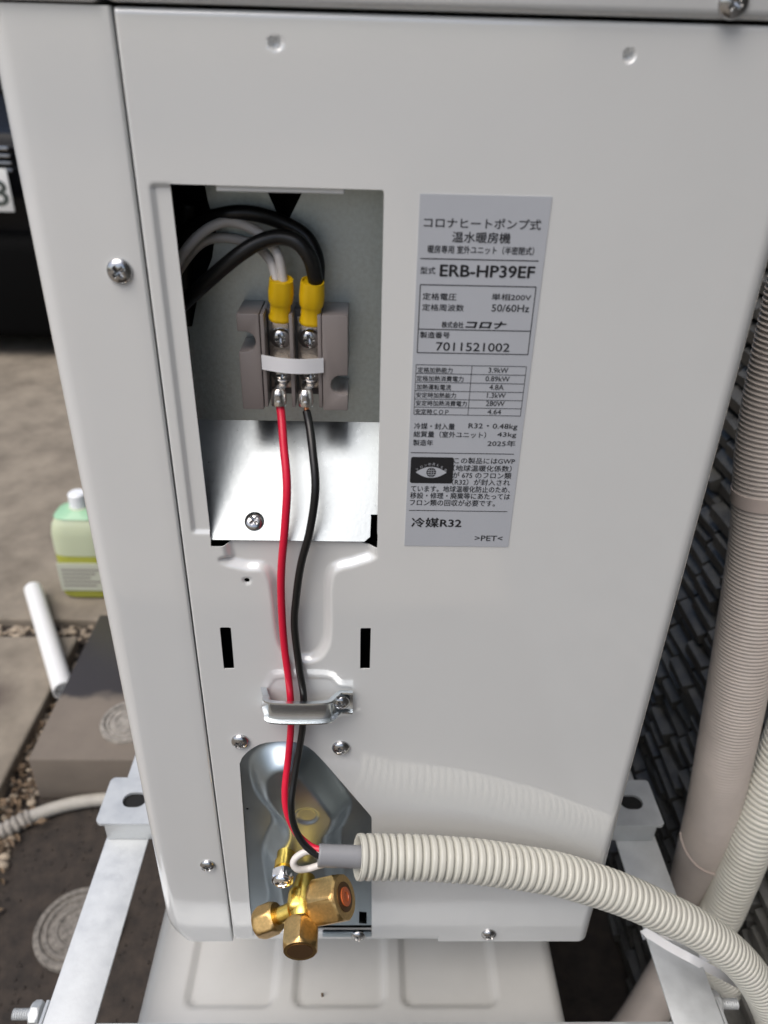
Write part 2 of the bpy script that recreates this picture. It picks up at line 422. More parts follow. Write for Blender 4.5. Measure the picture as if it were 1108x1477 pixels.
# house wall with small split-stone siding pieces
WX = .43
wall = thing('house_wall', 'black house wall clad in narrow split stone siding behind the pipes', 'wall', (WX, 1.0, 0))
MB().box(WX + .006, WX + .16, -1.6, 5.0, 0, 2.9).build('backing', 'siding_joint', wall)
RH, tiles_stuff = .0262, MB()
def tile(y, z, L, proud):
    x1 = WX + .006; x0 = WX - proud; hh = RH - .0028
    y0, y1 = y + .0012, y + L - .0012; z0 = z; z1 = z + hh; s_ = .0085
    v = [(x1, y0, z0), (x1, y1, z0), (x1, y1, z1), (x1, y0, z1), (x0 + s_ * .4, y0 + .0015, z0 + .002), (x0 + s_ * .2, y1 - .0015, z0 + .002), (x0 + random.uniform(-.002, .002), y1 - .002, z1 - s_ * random.uniform(.7, 1.2)), (x0 + random.uniform(-.002, .002), y0 + .002, z1 - s_ * random.uniform(.7, 1.2))]
    return v, [[4, 5, 6, 7][::-1], [0, 1, 5, 4][::-1], [1, 2, 6, 5][::-1], [2, 3, 7, 6][::-1], [3, 0, 4, 7][::-1]]
nsingle = 0
for k in range(int(2.85 / RH)):
    z = k * RH; y = -1.6 + random.uniform(-.06, 0)
    while y < 5.0:
        L = random.choice((.045, .055, .065, .08)) * random.uniform(.9, 1.1); proud = random.uniform(.000, .013)
        v, f = tile(y, z, L, proud)
        if .27 < y < .56 and ZC - 1.17 < z < ZC - .12 and nsingle < 300:
            build('stone', v, f, 'siding', wall, 30); nsingle += 1
        else: tiles_stuff.add(v, f)
        y += L
ts = tiles_stuff.build('stone_siding', 'siding', wall, 30); ts['kind'] = 'stuff'

# ================================================================== HEAT PUMP
HP = thing('heat_pump', 'white outdoor heat pump unit with open terminal window and brass valve', 'heat pump', (.015, .4, ZC - .581))
BZ = -581.0
# --- side panel
cut_open = px_poly([(244, 265), (554, 274), (544, 778), (303, 775)])
cut_nl = px_poly([(304, 770), (331, 770), (332, 786), (322, 789), (304, 789)])
cut_nr = px_poly([(500, 770), (545, 770), (544, 791), (530, 791), (515, 786), (500, 785)])
slotL = px_poly([(317, 905), (333, 905), (338, 965), (323, 965)]); slotR = px_poly([(520, 906), (535, 906), (533.5, 965), (519.5, 965)])
vout = px_poly(zoom([(72, 240), (88, 200), (118, 165), (152, 138), (200, 112), (250, 98), (320, 91), (390, 90), (440, 95), (490, 108), (530, 128), (570, 158), (640, 232), (945, 585), (952, 600), (952, 1335), (960, 1500), (162, 1500), (158, 1330), (140, 1180)], 330, 1050, 4.617))
valve_cut_bottom = BZ + 7
funnel = px_poly([(322, 770), (331, 806), (352, 818), (378, 820), (391, 835), (396, 862), (403, 922), (416, 945), (438, 953), (458, 948), (470, 930), (473, 905), (473, 850), (478, 826), (492, 817), (512, 812), (527, 800), (535, 770)])
pad = px_poly([(386, 1000), (394, 984), (405, 979), (470, 979), (482, 986), (490, 991), (505, 992), (510, 1000), (510, 1030), (388, 1030)])
hole1 = on_y(356, 838); dim1 = on_y(397, 62); dim2 = on_y(908, 80)
def mm(p): return p[0] * 1000, (p[2] - ZC) * 1000
h1, d1, d2 = mm(hole1), mm(dim1), mm(dim2)
xr_step = mm(on_y(633, 1345))[0]
PL, PT, ARC0, AR = -96.6, 18.6, 169.0, 9.0
def keep_panel(u, z):
    d = -sd_poly(u, z, cut_open)
    d = np.minimum(d, -np.minimum(sd_poly(u, z, cut_nl), sd_poly(u, z, cut_nr)) * -1 * -1) if False else np.minimum(d, np.minimum(sd_poly(u, z, cut_nl), sd_poly(u, z, cut_nr)))
    return d
def keep_panel(u, z):
    d = sd_poly(u, z, cut_open)
    for p in (cut_nl, cut_nr, slotL, slotR, vout): d = np.minimum(d, sd_poly(u, z, p))
    d = np.minimum(d, np.hypot(u - h1[0], z - h1[1]) - 1.5)
    d = np.minimum(d, -sd_box(u, z, -300, xr_step, BZ - 40, BZ + 1e-3 + 7) * -1)
    return d
funnel_r = rounded(funnel[1:-1], 4); funnel_r = funnel_r[:-4] + [funnel[-1], funnel[0]]; pad = rounded(pad, 3)
def depth_panel(u, z):
    y = np.zeros(u.shape)
    d = sd_poly(u, z, funnel_r)
    y += 4.2 * sstep((2.8 - d) / 5.6) * sstep((z - (-330)) / 10)
    # stepped frame left of and above the window
    d = sd_box(u, z, -90.2, 30, -211.5, -43.2, 1.0); g = sstep((1.0 - d) / 2.0) * (1 - sstep((u + 80) / 8)); y += 1.6 * g
    d = sd_poly(u, z, pad); y += .5 * sstep((.6 - d) / 1.4)
    for c in (d1, d2):
        rr = np.hypot(u - c[0], z - c[1]); y += 2.6 * sstep((2.7 - rr) / 1.6)
    rr = np.hypot(u - h1[0], z - h1[1]); y += .8 * sstep((2.3 - rr) / .9)
    # pressed rim along the top and fold beside the seam
    r0 = 1.2; q = np.clip(r0 - (u - PL), 0, r0); y += r0 - np.sqrt(np.maximum(r0 * r0 - q * q, 0))
    r1 = 2.2; q = np.clip(r1 - (PT - z), 0, r1); y += r1 - np.sqrt(np.maximum(r1 * r1 - q * q, 0))
    return y
def place_panel(u, z, y):
    a = np.clip((u - ARC0) / AR, 0, math.pi / 2); ex = np.maximum(u - ARC0 - AR * math.pi / 2, 0)
    x = np.where(u < ARC0, u, ARC0 + AR * np.sin(a)); yy = np.where(u < ARC0, y, AR * (1 - np.cos(a)) + ex + y)
    return x, yy, z
us = np.concatenate([[PL, PL + .4, PL + .8, PL + 1.5, PL + 2.2], np.arange(PL + 3, 16, 1.0), np.arange(16, d2[0] - 5, 3.0), np.arange(d2[0] - 5, d2[0] + 5, .6), np.arange(d2[0] + 5, ARC0, 4.0), ARC0 + np.arange(0, 12) / 11 * AR * math.pi / 2, [ARC0 + AR * 1.5708 + 14, ARC0 + AR * 1.5708 + 30]])
us = np.unique(np.round(us, 3))
zs = np.unique(np.round(np.concatenate([[PT, PT - .3, PT - .7, PT - 1.2, PT - 1.8, PT - 2.4, PT - 3], np.arange(PT - 4, d1[1] + 4, -1.0), np.arange(min(d1[1], d2[1]) - 4, max(d1[1], d2[1]) + 4, .6), np.arange(d2[1] - 5, -38, -2.0), np.arange(-38, BZ, -1.0), [BZ]]), 3))
sheet('side_panel', us, zs, depth_panel, keep_panel, place_panel, 'white_paint', HP)

# --- front panel: strip left of the seam, rounded corner, long front face
def front_panel():
    zz = np.concatenate([np.linspace(18.6, -540, 40), np.linspace(-545, BZ, 14)])
    rings = []
    for z in zz:
        t = max(0, (z - BZ) / 26); k = max(0, 1 - t); sh = 9.0 * k * k          # taper of the bottom corner
        xl = -147.0 + sh; r_ = 10.5
        pts = [(-97.5, 6.0), (-97.5, 1.0), (-97.8, .4), (-98.3, .1), (-99.0, 0)]
        pts += [(x, 0) for x in np.linspace(-105, xl + r_, 6)]
        for a in np.linspace(0, math.pi / 2, 10)[1:]: pts.append((xl + r_ - r_ * math.sin(a), r_ - r_ * math.cos(a)))
        pts += [(xl, y) for y in (40, 200, 400, 600, 770)]
        for a in np.linspace(0, math.pi / 2, 8)[1:]: pts.append((xl + r_ - r_ * math.cos(a), 770 + r_ * math.sin(a)))
        pts += [(x, 780.5) for x in (-60, 60, 178)]
        rings.append([(x / 1000, y / 1000, ZC + z / 1000) for x, y in pts])
    n = len(rings[0]); v = [p for rg in rings for p in rg]; f = []
    for i in range(len(rings) - 1):
        for j in range(n - 1): f.append([i * n + j, (i + 1) * n + j, (i + 1) * n + j + 1, i * n + j + 1])
    return build('front_panel', v, f, 'white_paint', HP, 50)
front_panel()
# fan grille on the front face
gx = -.1475
c = np.array([gx, .47, ZC - .28])
lathe(c + np.array([.002, 0, 0]), (-1, 0, 0), [(0, .225), (.006, .225), (.006, .218), (.003, .216)], 48).build('fan_opening', 'fan_dark', HP, 40)
g = MB()
for rr in np.linspace(.03, .215, 12):
    ring = [c + np.array([-.012, rr * math.cos(a), rr * math.sin(a)]) for a in np.linspace(0, 2 * math.pi, 41)]
    rg, L = tube_rings(ring, [(s_, .0016) for s_ in np.linspace(0, path_len(ring), 64)], 6, 160, up=(1, 0, 0)); g.sweep(rg)
for a in np.linspace(0, 2 * math.pi, 9)[:-1]:
    g.sweep(tube_rings([c + np.array([-.010, .02 * math.cos(a), .02 * math.sin(a)]), c + np.array([-.010, .222 * math.cos(a), .222 * math.sin(a)])], [(0, .002), (.2, .002)], 6, up=(1, 0, 0))[0])
g.build('fan_grille', 'fan_dark', HP, 40)
# rear coil and underside, closing the case
MB().box(.160, .176, .040, .775, ZC + BZ / 1000 + .02, ZC + .016).build('rear_coil', 'galvanised_dark', HP)
MB().box(-.128, .168, .0060, .776, ZC - .5805, ZC - .5745, .001).build('base_pan', 'galvanised', HP)
bp = MB(); bp.box(-.0962, mm(on_y(640, 1345))[0] / 1000, .0012, .0040, ZC - .5800, ZC - .5690, .0008); bp.build('base_lip', 'white_paint', HP, 40)
for p in ((554, 1347), (612, 1347)):
    q = on_y(*p, .0010); lathe(q, (0, -1, 0), [(0, .0024), (.0003, .0024)], 20).build('base_hole', 'inner_black', HP, 30)
# top cover with its lip
tc = MB(); tc.box(-.0995, .1815, -.0030, .786, ZC + .0198, ZC + .075, .0035, 3); tc.build('top_cover', 'white_paint', HP, 40)
tc = MB(); tc.box(-.1515, -.1003, -.0030, .786, ZC + .0192, ZC + .075, .0035, 3); tc.build('top_trim', 'white_paint', HP, 40)
MB().box(-.146, .172, .004, .77, ZC + .0120, ZC + .0185).build('top_flange', 'inner_black', HP)
# black box added inside to darken the slots, with black inner sheets
MB().box(-.138, .155, .085, .76, ZC - .56, ZC + .005).build('dark_filler_box', 'inner_black', HP)
MB().box(-.0965, .150, .030, .034, ZC - .44, ZC - .235).build('inner_shield', 'inner_black', HP)
MB().box(-.0962, -.0945, .004, .085, ZC - .57, ZC + .01).build('seam_flange', 'inner_black', HP)
# case screws
for p, R_, lab in (((173, 391), .0056, 'pan head screw left of the terminal window'), ((300, 1248), .0056, None)):
    screw('case_screw', on_y(*p) + np.array([0, -.0001, 0]), (0, -1, 0), R_, .0030, HP, .65, label=lab)
for p in ((347, 1069), (492, 1078), (517, 1349), (705, 1347)):
    screw('case_screw', on_y(*p), (0, -1, 0), .0058, .0034, HP, random.uniform(.2, 1.2))
screw('case_screw', on_y(1058, 3, -.003), (0, -1, 0), .0058, .0030, HP, .9)

# --- terminal box
BY = .050
zb = ZC - .1690
tb = MB()
q = px_poly([(268, 470), (262, 700)], BY)
bpp = [on_y(x_, y_, BY) for x_, y_ in ((277, 471), (287, 420), (306, 372), (312, 330), (300, 290), (296, 268), (381, 266), (406, 322), (414, 322), (441, 268))]
tb.prism([(.0098, BY, ZC - .030), (.0098, BY, zb), (-.0935, BY, zb), (-.0935, BY, bpp[0][2])] + [tuple(q_) for q_ in bpp], (0, .001, 0))
tb.build('terminal_back_plate', 'galvanised_dark', HP)
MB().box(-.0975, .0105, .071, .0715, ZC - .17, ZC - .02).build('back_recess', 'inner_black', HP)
MB().prism([(.0095, .0015, ZC - .2165), (.0095, BY, zb), (.0095, BY, ZC - .040), (.0095, .0015, ZC - .040)], (.001, 0, 0)).build('terminal_side_plate', 'galvanised_dark', HP)
MB().prism([(-.0905, .0015, ZC - .2175), (-.0938, BY, zb - .001), (-.0938, BY, ZC - .118), (-.0900, .0015, ZC - .118)], (-.0008, 0, 0)).build('terminal_side_plate', 'galvanised_dark', HP)
# sloping bottom plate
fl, fr = mm(on_y(303, 776, .0015))[0] / 1000, mm(on_y(546, 778, .0015))[0] / 1000
z0 = ZC - .2168
nx = mm(on_y(534, 776, .0015))[0] / 1000
tt = .22
def slope(x, t): return (x, .0015 + t * (BY - .0015), z0 + t * (zb - z0))
fp = MB().prism([slope(fl - .012, 0.0), slope(nx - .003, 0.0), slope(nx, .04), slope(nx + .0003, tt), slope(.0092, tt), slope(.0092, 1.0), slope(-.0936, 1.0), slope(-.0936, .5)], (0, .0008, -.0008))
fp.build('terminal_bottom_plate', 'galvanised', HP)
nrm = np.array([0, -(zb - z0), BY - .0015]); nrm /= np.linalg.norm(nrm)
d_ = sight(367, 752); A_ = np.array(slope(0, 0)); t_ = ((A_ - CAM) @ nrm) / (d_ @ nrm)
screw('plate_screw', CAM + d_ * t_, nrm, .0052, .0026, HP, .75)
qa, qb = on_y(312, 270, .002), on_y(497, 272, .002)
MB().box(qa[0], qb[0], .0014, .030, ZC - .0450, ZC - .0415, .0005).build('terminal_top_flange', 'white_paint', HP)
MB().box(-.085, .008, .030, .031, ZC - .0462, ZC - .02).build('terminal_top_plate', 'galvanised_dark', HP)

# --- terminal block
TB = MB()
FY = .0250
def bx(px0, py0, px1, py1, y): a = on_y(px0, py0, y); b_ = on_y(px1, py1, y); return a[0], b_[0], b_[2], a[2]
X0, X1, Z0, Z1 = bx(340, 452, 502, 593, FY)
xa = on_y(377, 520, FY)[0]; xb = on_y(465, 520, FY)[0]; xm0 = on_y(418.5, 520, FY)[0]; xm1 = on_y(424, 520, FY)[0]
def notch_block(xo, xi, zc, side):
    """end block in plan (x, z) with a rounded mounting notch open to the outside"""
    r_ = .0050; out = []
    arc = [(xo + side * (.0095), zc)]
    pts = [(xo, Z0), (xi, Z0), (xi, Z1), (xo, Z1)]
    cx = xo + side * .0037
    top = [(xo, zc + r_)] + [(cx + side * r_ * math.sin(a), zc + r_ * math.cos(a)) for a in np.linspace(0, math.pi, 12)] + [(xo, zc - r_)]
    return [(p[0], FY, p[1]) for p in ([(xo, Z1)] + top + [(xo, Z0), (xi, Z0), (xi, Z1)])]
znl = on_y(345, 493, FY)[2]; znr = on_y(495, 556, FY)[2]
block = thing if False else None
TBp = MB().prism(notch_block(X0, xa, znl, 1), (0, BY - FY - .0002, 0), .0010)
TBq = MB().prism(notch_block(X1, xb, znr, -1), (0, BY - FY - .0002, 0), .0010)
tblock = MB().box(xa + .0001, xb - .0001, FY + .0125, BY - .0003, Z0 + .004, Z1 - .0005, .0005).build('terminal_block', 'grey_plastic_dark', HP, 30)
TBp.build('end_block', 'grey_plastic', tblock, 30); TBq.build('end_block', 'grey_plastic', tblock, 30)
for x0_, x1_ in ((xa + .0003, xa + .0022), (xm0, xm1), (xb - .0022, xb - .0003)):
    MB().box(x0_, x1_, FY + .0008, BY - .0004, Z0 + .0012, Z1 - .0003, .0004).build('barrier', 'grey_plastic', tblock, 30)
chx = []
for k, (pu, pl_) in enumerate((((404, 489), (404.5, 541)), ((446, 490), (446.5, 541)))):
    xs = on_y(*pu, FY + .006)[0]; chx.append(xs)
    zu = on_y(*pu, FY + .006)[2]; zl = on_y(*pl_, FY + .006)[2]
    MB().box(xs - .0062, xs + .0062, FY + .0112, FY + .0124, Z0 + .008, Z1 - .004, .0003).build('busbar', 'tin', tblock, 30)
    for z_ in (zu, zl):
        lathe((xs, FY + .0112, z_), (0, -1, 0), [(0, .0060), (.0010, .0060), (.0012, .0056)], 28).build('washer', 'screw_steel', tblock, 30)
        lathe((xs, FY + .0100, z_), (0, -1, 0), [(0, .0054), (.0012, .0054), (.0014, .0050)], 28).build('spring_washer', 'screw_steel', tblock, 30)
        screw('terminal_screw', (xs, FY + .0086, z_), (0, -1, 0), .0050, .0032, tblock, .10 + .05 * k, 'screw_steel')
# white paper band bowed over the barriers
ba, bb = on_y(378, 523, FY), on_y(467, 525, FY)
hb = abs(on_y(378, 512, FY)[2] - on_y(378, 533, FY)[2]) / 2
v, f = [], []
for i in range(17):
    t = i / 16; x = ba[0] + (bb[0] - ba[0]) * t; y = FY - .0012 - .0040 * math.sin(math.pi * t); z = (ba[2] + bb[2]) / 2 + .0012 * (1 - t) - .0004
    v += [(x, y, z - hb), (x, y, z + hb), (x, y + .0003, z + hb), (x, y + .0003, z - hb)]
for i in range(16):
    for j in range(4): f.append([i * 4 + j, i * 4 + (j + 1) % 4, i * 4 + 4 + (j + 1) % 4, i * 4 + 4 + j])
f += [[0, 1, 2, 3], [64, 67, 66, 65]]
build('marker_strip', v, f, 'white_tape', tblock, 60)

# --- internal wires, each pair crimped into a yellow sleeve
def sleeve(px_t, px_b, parent, wtop, wbot):
    y0_, y1_ = .026, .0325
    A = on_y(*px_t, y0_); B = on_y(*px_b, y1_)
    dv = B - A; L = np.linalg.norm(dv)
    prof = [(.001, wtop * .80), (0, wtop * .86), (.0, wtop * .96), (L * .08, wtop), (L * .34, wtop * 1.07), (L * .52, wtop * 1.03), (L * .565, wtop * .98), (L * .575, wtop * .88), (L * .60, wtop * .86), (L * .86, wtop * .87), (L * .92, wtop * .97), (L * .98, wtop * .99), (L, wtop * .92), (L, wtop * .6)]
    o = lathe(A, dv, prof, 28, ref=(0, -1, 0), rfun=lambda a, h, r_: r_ * (.78 + .22 * abs(math.sin(a)) ** 1.2)); return o
def sleeve_lug(px, parent):
    xs, z_ = px
    m_ = MB().box(xs - .0043, xs + .0043, FY + .0082, FY + .0100, z_ - .0010, z_ + .0085, .0005)
    return m_.build('ring_lug', 'tin', parent, 30)
wr = .00235
wA = [(408.5, 408, .0275), (402, 370, .030), (385, 345, .034), (355, 326, .036), (325, 320, .036), (295, 333, .034), (268, 360, .030), (246, 396, .030), (225, 440, .034)]
wB = [(399, 408, .0275), (391, 378, .033), (372, 356, .040), (345, 346, .045), (312, 343, .045), (285, 355, .045), (258, 390, .050), (240, 430, .055)]
bA = [(456, 408, .0275), (448, 374, .024), (430, 350, .024), (405, 342, .026), (375, 349, .026), (345, 367, .026), (310, 396, .028), (275, 428, .032), (250, 452, .040)]
bB = [(458, 408, .030), (457, 372, .036), (440, 340, .040), (405, 320, .040), (365, 308, .038), (325, 309, .038), (280, 325, .046), (245, 370, .055)]
bC = [(452, 408, .031), (464, 370, .044), (455, 330, .046), (420, 300, .044)]
def W3(l): return [on_y(*p) for p in l]
for nm, path, mt, rr in (('internal_wire', wA, 'white_pvc', wr), ('internal_wire', wB, 'white_pvc', wr), ('internal_wire', bA, 'black_pvc', wr * 1.55), ('internal_wire', bB, 'black_pvc', wr * 1.5)):
    o = wire(W3(path), rr, 90, 14).build(nm, mt, HP, 60)
    if path is wA:
        sleeve((406, 402), (404, 460), HP, .0058, .004).build('crimp_sleeve', 'yellow_nylon', o, 50); sleeve_lug((chx[0], on_y(404, 472, FY + .008)[2]), o)
    if path is bA:
        sleeve((451, 405), (448, 465), HP, .0058, .004).build('crimp_sleeve', 'yellow_nylon', o, 50); sleeve_lug((chx[1], on_y(446, 474, FY + .008)[2]), o)
blk = wire([on_y(*p) for p in ((272, 290, .06), (262, 350, .06), (262, 420, .058), (268, 500, .056), (262, 580, .07))], .0065, 50, 14).build('internal_wire', 'black_pvc', HP, 60)

# --- rating label
yl = -.0003
lab_c = [on_y(606, 279), on_y(797, 284), on_y(732, 788), on_y(584, 787)]
LX0, LX1 = .0209, .0763; LZ1, LZ0 = ZC - .0438, ZC - .2179
label = MB().box(LX0, LX1, yl, -.00005, LZ0, LZ1).build('rating_label', 'label_foil', HP, label='grey foil rating label printed with black Japanese text')
def zpt(x, y, part): return on_y(570 + x / 4.6167, (270 if part == 0 else 520) + y / 4.6167)
FONT_CACHE = {}
def text_mesh(txt, bold):
    key = (txt, bold)
    cu = bpy.data.curves.new('t', 'FONT'); cu.body = txt; cu.size = 1.0; cu.resolution_u = 3
    o = bpy.data.objects.new('t', cu); COL.objects.link(o)
    dg = bpy.context.evaluated_depsgraph_get(); me = bpy.data.meshes.new_from_object(o.evaluated_get(dg))
    v = np.array([x.co for x in me.vertices]).reshape(-1, 3); f = [list(p.vertices) for p in me.polygons]
    bpy.data.objects.remove(o); bpy.data.curves.remove(cu); bpy.data.meshes.remove(me)
    return v, f
def put_text(txt, x0, x1, z0, z1, y, parent, m='ink', bold=0.0, shear=0.0, name='printed_text', facing=None, full=True):
    v, f = text_mesh(txt, 0)
    if not len(v): return None
    mn, mx = v.min(0), v.max(0)
    s_ = (v[:, :2] - mn[:2]) / (mx[:2] - mn[:2])
    X = x0 + s_[:, 0] * (x1 - x0); Z = z0 + s_[:, 1] * (z1 - z0)
    X = X + shear * (Z - (z0 + z1) / 2)
    b_ = MB()                                   # stroke weight: the outline repeated a hair apart
    w_ = bold * (z1 - z0)
    offs = [(0, 0)] if bold < .006 else [(-w_, 0), (w_, 0), (0, w_ * .7), (0, -w_ * .7)]
    for i, (ox, oz) in enumerate(offs):
        b_.add(np.stack([X + ox, np.full(len(X), y - i * 4e-6), Z + oz], 1), f)
    return b_.build(name, m, parent)
def T(txt, x0, x1, y0, y1, part, bold=0.014, **k):
    ym = (y0 + y1) / 2; a = zpt(x0, ym, part); b_ = zpt(x1, ym, part); xm = (x0 + x1) / 2
    z1 = zpt(xm, y0, part)[2]; z0 = zpt(xm, y1, part)[2]
    put_text(txt, a[0], b_[0], z0, z1, yl - .00012, label, bold=bold, **k)
def rule(xa_, za_, xb_, zb_, w_): MB().box(min(xa_, xb_) - (w_ / 2 if xa_ == xb_ else 0), max(xa_, xb_) + (w_ / 2 if xa_ == xb_ else 0), yl - .00010, yl - .00003, min(za_, zb_) - (w_ / 2 if za_ == zb_ else 0), max(za_, zb_) + (w_ / 2 if za_ == zb_ else 0)).build('printed_rule', 'ink', label)
T('コロナヒートポンプ式', 192, 972, 206, 276, 0)
T('温水暖房機', 380, 768, 298, 370, 0, .016)
T('暖房専用 室外ユニット（半密閉式）', 217, 925, 390, 444, 0, .016)
T('型式', 168, 268, 529, 576, 0); T('ERB-HP39EF', 300, 928, 520, 598, 0, .040)
T('定格電圧', 183, 408, 703, 750, 0); T('単相200V', 643, 905, 708, 753, 0)
T('定格周波数', 180, 458, 777, 822, 0); T('50/60Hz', 643, 893, 780, 828, 0)
T('株式会社', 310, 455, 893, 935, 0, .022); T('コロナ', 474, 736, 893, 938, 0, .075, shear=.28)
T('製造番号', 166, 363, 961, 1003, 0, .018); T('7011521002', 272, 762, 1034, 1090, 0)
for tx, va, y0_, y1_, xa_, xb_ in (('定格加熱能力', '3.9kW', 43, 80, (150, 382), (622, 752)), ('定格加熱消費電力', '0.89kW', 100, 137, (143, 455), (602, 762)), ('加熱運転電流', '4.8A', 156, 193, (143, 372), (627, 723)),
        ('安定時加熱能力', '1.3kW', 211, 247, (140, 405), (612, 735)), ('安定時加熱消費電力', '280W', 265, 301, (138, 477), (605, 728)), ('安定時ＣＯＰ', '4.64', 321, 356, (135, 355), (615, 705))):
    T(tx, *xa_, y0_, y1_, 1); T(va, *xb_, y0_ + 3, y1_, 1)
T('冷媒・封入量', 127, 397, 415, 456, 1); T('R32・0.48kg', 488, 813, 418, 461, 1)
T('総質量（室外ユニット）', 123, 605, 470, 511, 1); T('43kg', 680, 806, 476, 514, 1)
T('製造年', 120, 252, 525, 564, 1); T('2025年', 615, 800, 530, 570, 1)
T('この製品にはGWP', 393, 797, 646, 686, 1); T('（地球温暖化係数）', 385, 775, 695, 737, 1); T('が 675 のフロン類', 383, 773, 742, 783, 1)
T('（R32）が封入され', 378, 765, 787, 829, 1); T('ています。地球温暖化防止のため、', 105, 765, 833, 875, 1); T('移設・修理・廃棄等にあたっては', 100, 765, 879, 920, 1)
T('フロン類の回収が必要です。', 98, 665, 925, 966, 1); T('冷媒R32', 110, 440, 1046, 1108, 1, .032); T('>PET<', 530, 715, 1164, 1198, 1)
def zz(x, y, part): q = zpt(x, y, part); return q[0], q[2]
for (xa_, xb_, y_, part, w_) in ((168, 958, 473, 0, .00040), (105, 792, 611, 1, .00034), (92, 748, 995, 1, .00034)):
    a, b_ = zz(xa_, y_, part), zz(xb_, y_, part); rule(a[0], a[1], b_[0], a[1], w_)
a, b_ = zz(168, 647, 0), zz(882, 1113, 0); a2_ = zz(940, 647, 0)
xl_, xr_, zt, zb_ = a[0], a2_[0], a[1], b_[1]; zmid = zz(520, 950, 0)[1]
for z_ in (zt, zmid, zb_): rule(xl_, z_, xr_, z_, .00040)
for x_ in (xl_, xr_): rule(x_, zb_, x_, zt, .00040)
a, b_ = zz(140, 32, 1), zz(875, 32, 1); xl_, xr_ = a[0], b_[0]; xd = zz(512, 32, 1)[0]
rows = [zz(500, y_, 1)[1] for y_ in (32, 90, 148, 205, 260, 314, 362)]
for z_ in rows: rule(xl_, z_, xr_, z_, .00026)
for x_ in (xl_, xd, xr_): rule(x_, rows[-1], x_, rows[0], .00026)
# eye mark
ea, eb = zz(106, 639, 1), zz(380, 817, 1)
ec = ((ea[0] + eb[0]) / 2, (ea[1] + eb[1]) / 2); ew, eh = (eb[0] - ea[0]) / 2, (ea[1] - eb[1]) / 2
def rrect(cx, cz, w_, h_, r_, n=6):
    p = []
    for (sx, sz, a0) in ((1, 1, 0), (-1, 1, 90), (-1, -1, 180), (1, -1, 270)):
        for a in np.linspace(a0, a0 + 90, n): p.append((cx + sx * (w_ - r_) + r_ * math.cos(math.radians(a)), cz + sz * (h_ - r_) + r_ * math.sin(math.radians(a))))
    return p
def flat(name, poly, y, m): return build(name, [(p[0], y, p[1]) for p in poly], [list(range(len(poly)))], m, label)
flat('eye_mark', rrect(ec[0], ec[1], ew, eh, .0012), yl - .00010, 'ink')
cz_ = zz(240, 742, 1)[1]; lw = (zz(343, 742, 1)[0] - zz(138, 742, 1)[0]) / 2; lh = .0031
cx_ = zz(240, 742, 1)[0]
flat('eye_shape', [(cx_ + lw * t, cz_ + lh * (1 - t * t)) for t in np.linspace(1, -1, 21)] + [(cx_ + lw * t, cz_ - lh * (1 - t * t)) for t in np.linspace(-1, 1, 21)][1:-1], yl - .00018, 'label_foil')
gr_ = .00245
flat('globe', [(cx_ + gr_ * math.cos(a), cz_ + gr_ * 1.08 * math.sin(a)) for a in np.linspace(0, 2 * math.pi, 33)[:-1]], yl - .00026, 'ink')
gl = MB()
for off in (-.45, 0, .45):
    hw = gr_ * math.sqrt(1 - off * off) * .96
    gl.box(cx_ - hw, cx_ + hw, yl - .00034, yl - .00030, cz_ + off * gr_ - .00011, cz_ + off * gr_ + .00011)
for off in (-.5, 0, .5):
    for i in range(12):
        t0, t1 = -1 + i / 6, -1 + (i + 1) / 6
        xA, xB = cx_ + off * gr_ * math.sqrt(max(0, 1 - t0 * t0)), cx_ + off * gr_ * math.sqrt(max(0, 1 - t1 * t1))
        gl.add([(xA - .0001, yl - .00034, cz_ + t0 * gr_), (xA + .0001, yl - .00034, cz_ + t0 * gr_), (xB + .0001, yl - .00034, cz_ + t1 * gr_), (xB - .0001, yl - .00034, cz_ + t1 * gr_)], [[0, 1, 2, 3]])
gl.build('globe_lines', 'label_foil', label)
arc_txt = 'フロンの見える化'
for i, ch in enumerate(arc_txt):
    t = (i - 3.5) / 3.5; x_ = cx_ + t * lw * .92; z_ = cz_ + lh * (1.50 - 1.05 * t * t) ; sz = .00125
    v, f = text_mesh(ch, 0); mn, mx = v.min(0), v.max(0); cc = (mn + mx) / 2
    a = -t * .50; vx = (v[:, 0] - cc[0]) * sz / .8; vz = (v[:, 1] - cc[1]) * sz / .8
    build('mark_text', np.stack([x_ + vx * math.cos(a) - vz * math.sin(a), np.full(len(v), yl - .00018), z_ + vx * math.sin(a) + vz * math.cos(a)], 1), f, 'label_foil', label)

# --- cable clamp below the window
cl0, cl1 = on_y(384, 1018, 0), on_y(510, 1015, 0)
zc_ = (on_y(450, 1022, -.010)[2])
xs = [on_y(p, 1015)[0] for p in (385, 392, 402, 470, 482, 492, 509)]
prof = [(xs[0], -.0005), (xs[1] - .0008, -.0070), (xs[2] - .0015, -.0115), (xs[3] - .001, -.0115), (xs[4], -.0070), (xs[5] - .0005, -.0030), (xs[6], -.0030)]
pp, ss = spline([(p[0], p[1], 0) for p in prof], 60)
hw = .0074; cm = MB(); rings = []
sec = [(-hw, -.0030), (-hw + .0006, -.0004), (-hw + .0016, 0), (hw - .0016, 0), (hw - .0006, -.0004), (hw, -.0030), (hw + .0011, -.0028), (hw - .0002, .0006), (hw - .0014, .0010), (-hw + .0014, .0010), (-hw + .0002, .0006), (-hw - .0011, -.0028)]
for i in range(len(pp)):
    t = pp[min(i + 1, len(pp) - 1)] - pp[max(i - 1, 0)]; t /= np.linalg.norm(t); nn = np.array([t[1], -t[0], 0])
    rings.append([pp[i] + nn * (-s[1] if True else 0) + np.array([0, 0, zc_ + s[0]]) for s in sec])
clamp = cm.sweep(rings).build('cable_clamp', 'bright_zinc', HP, 35)
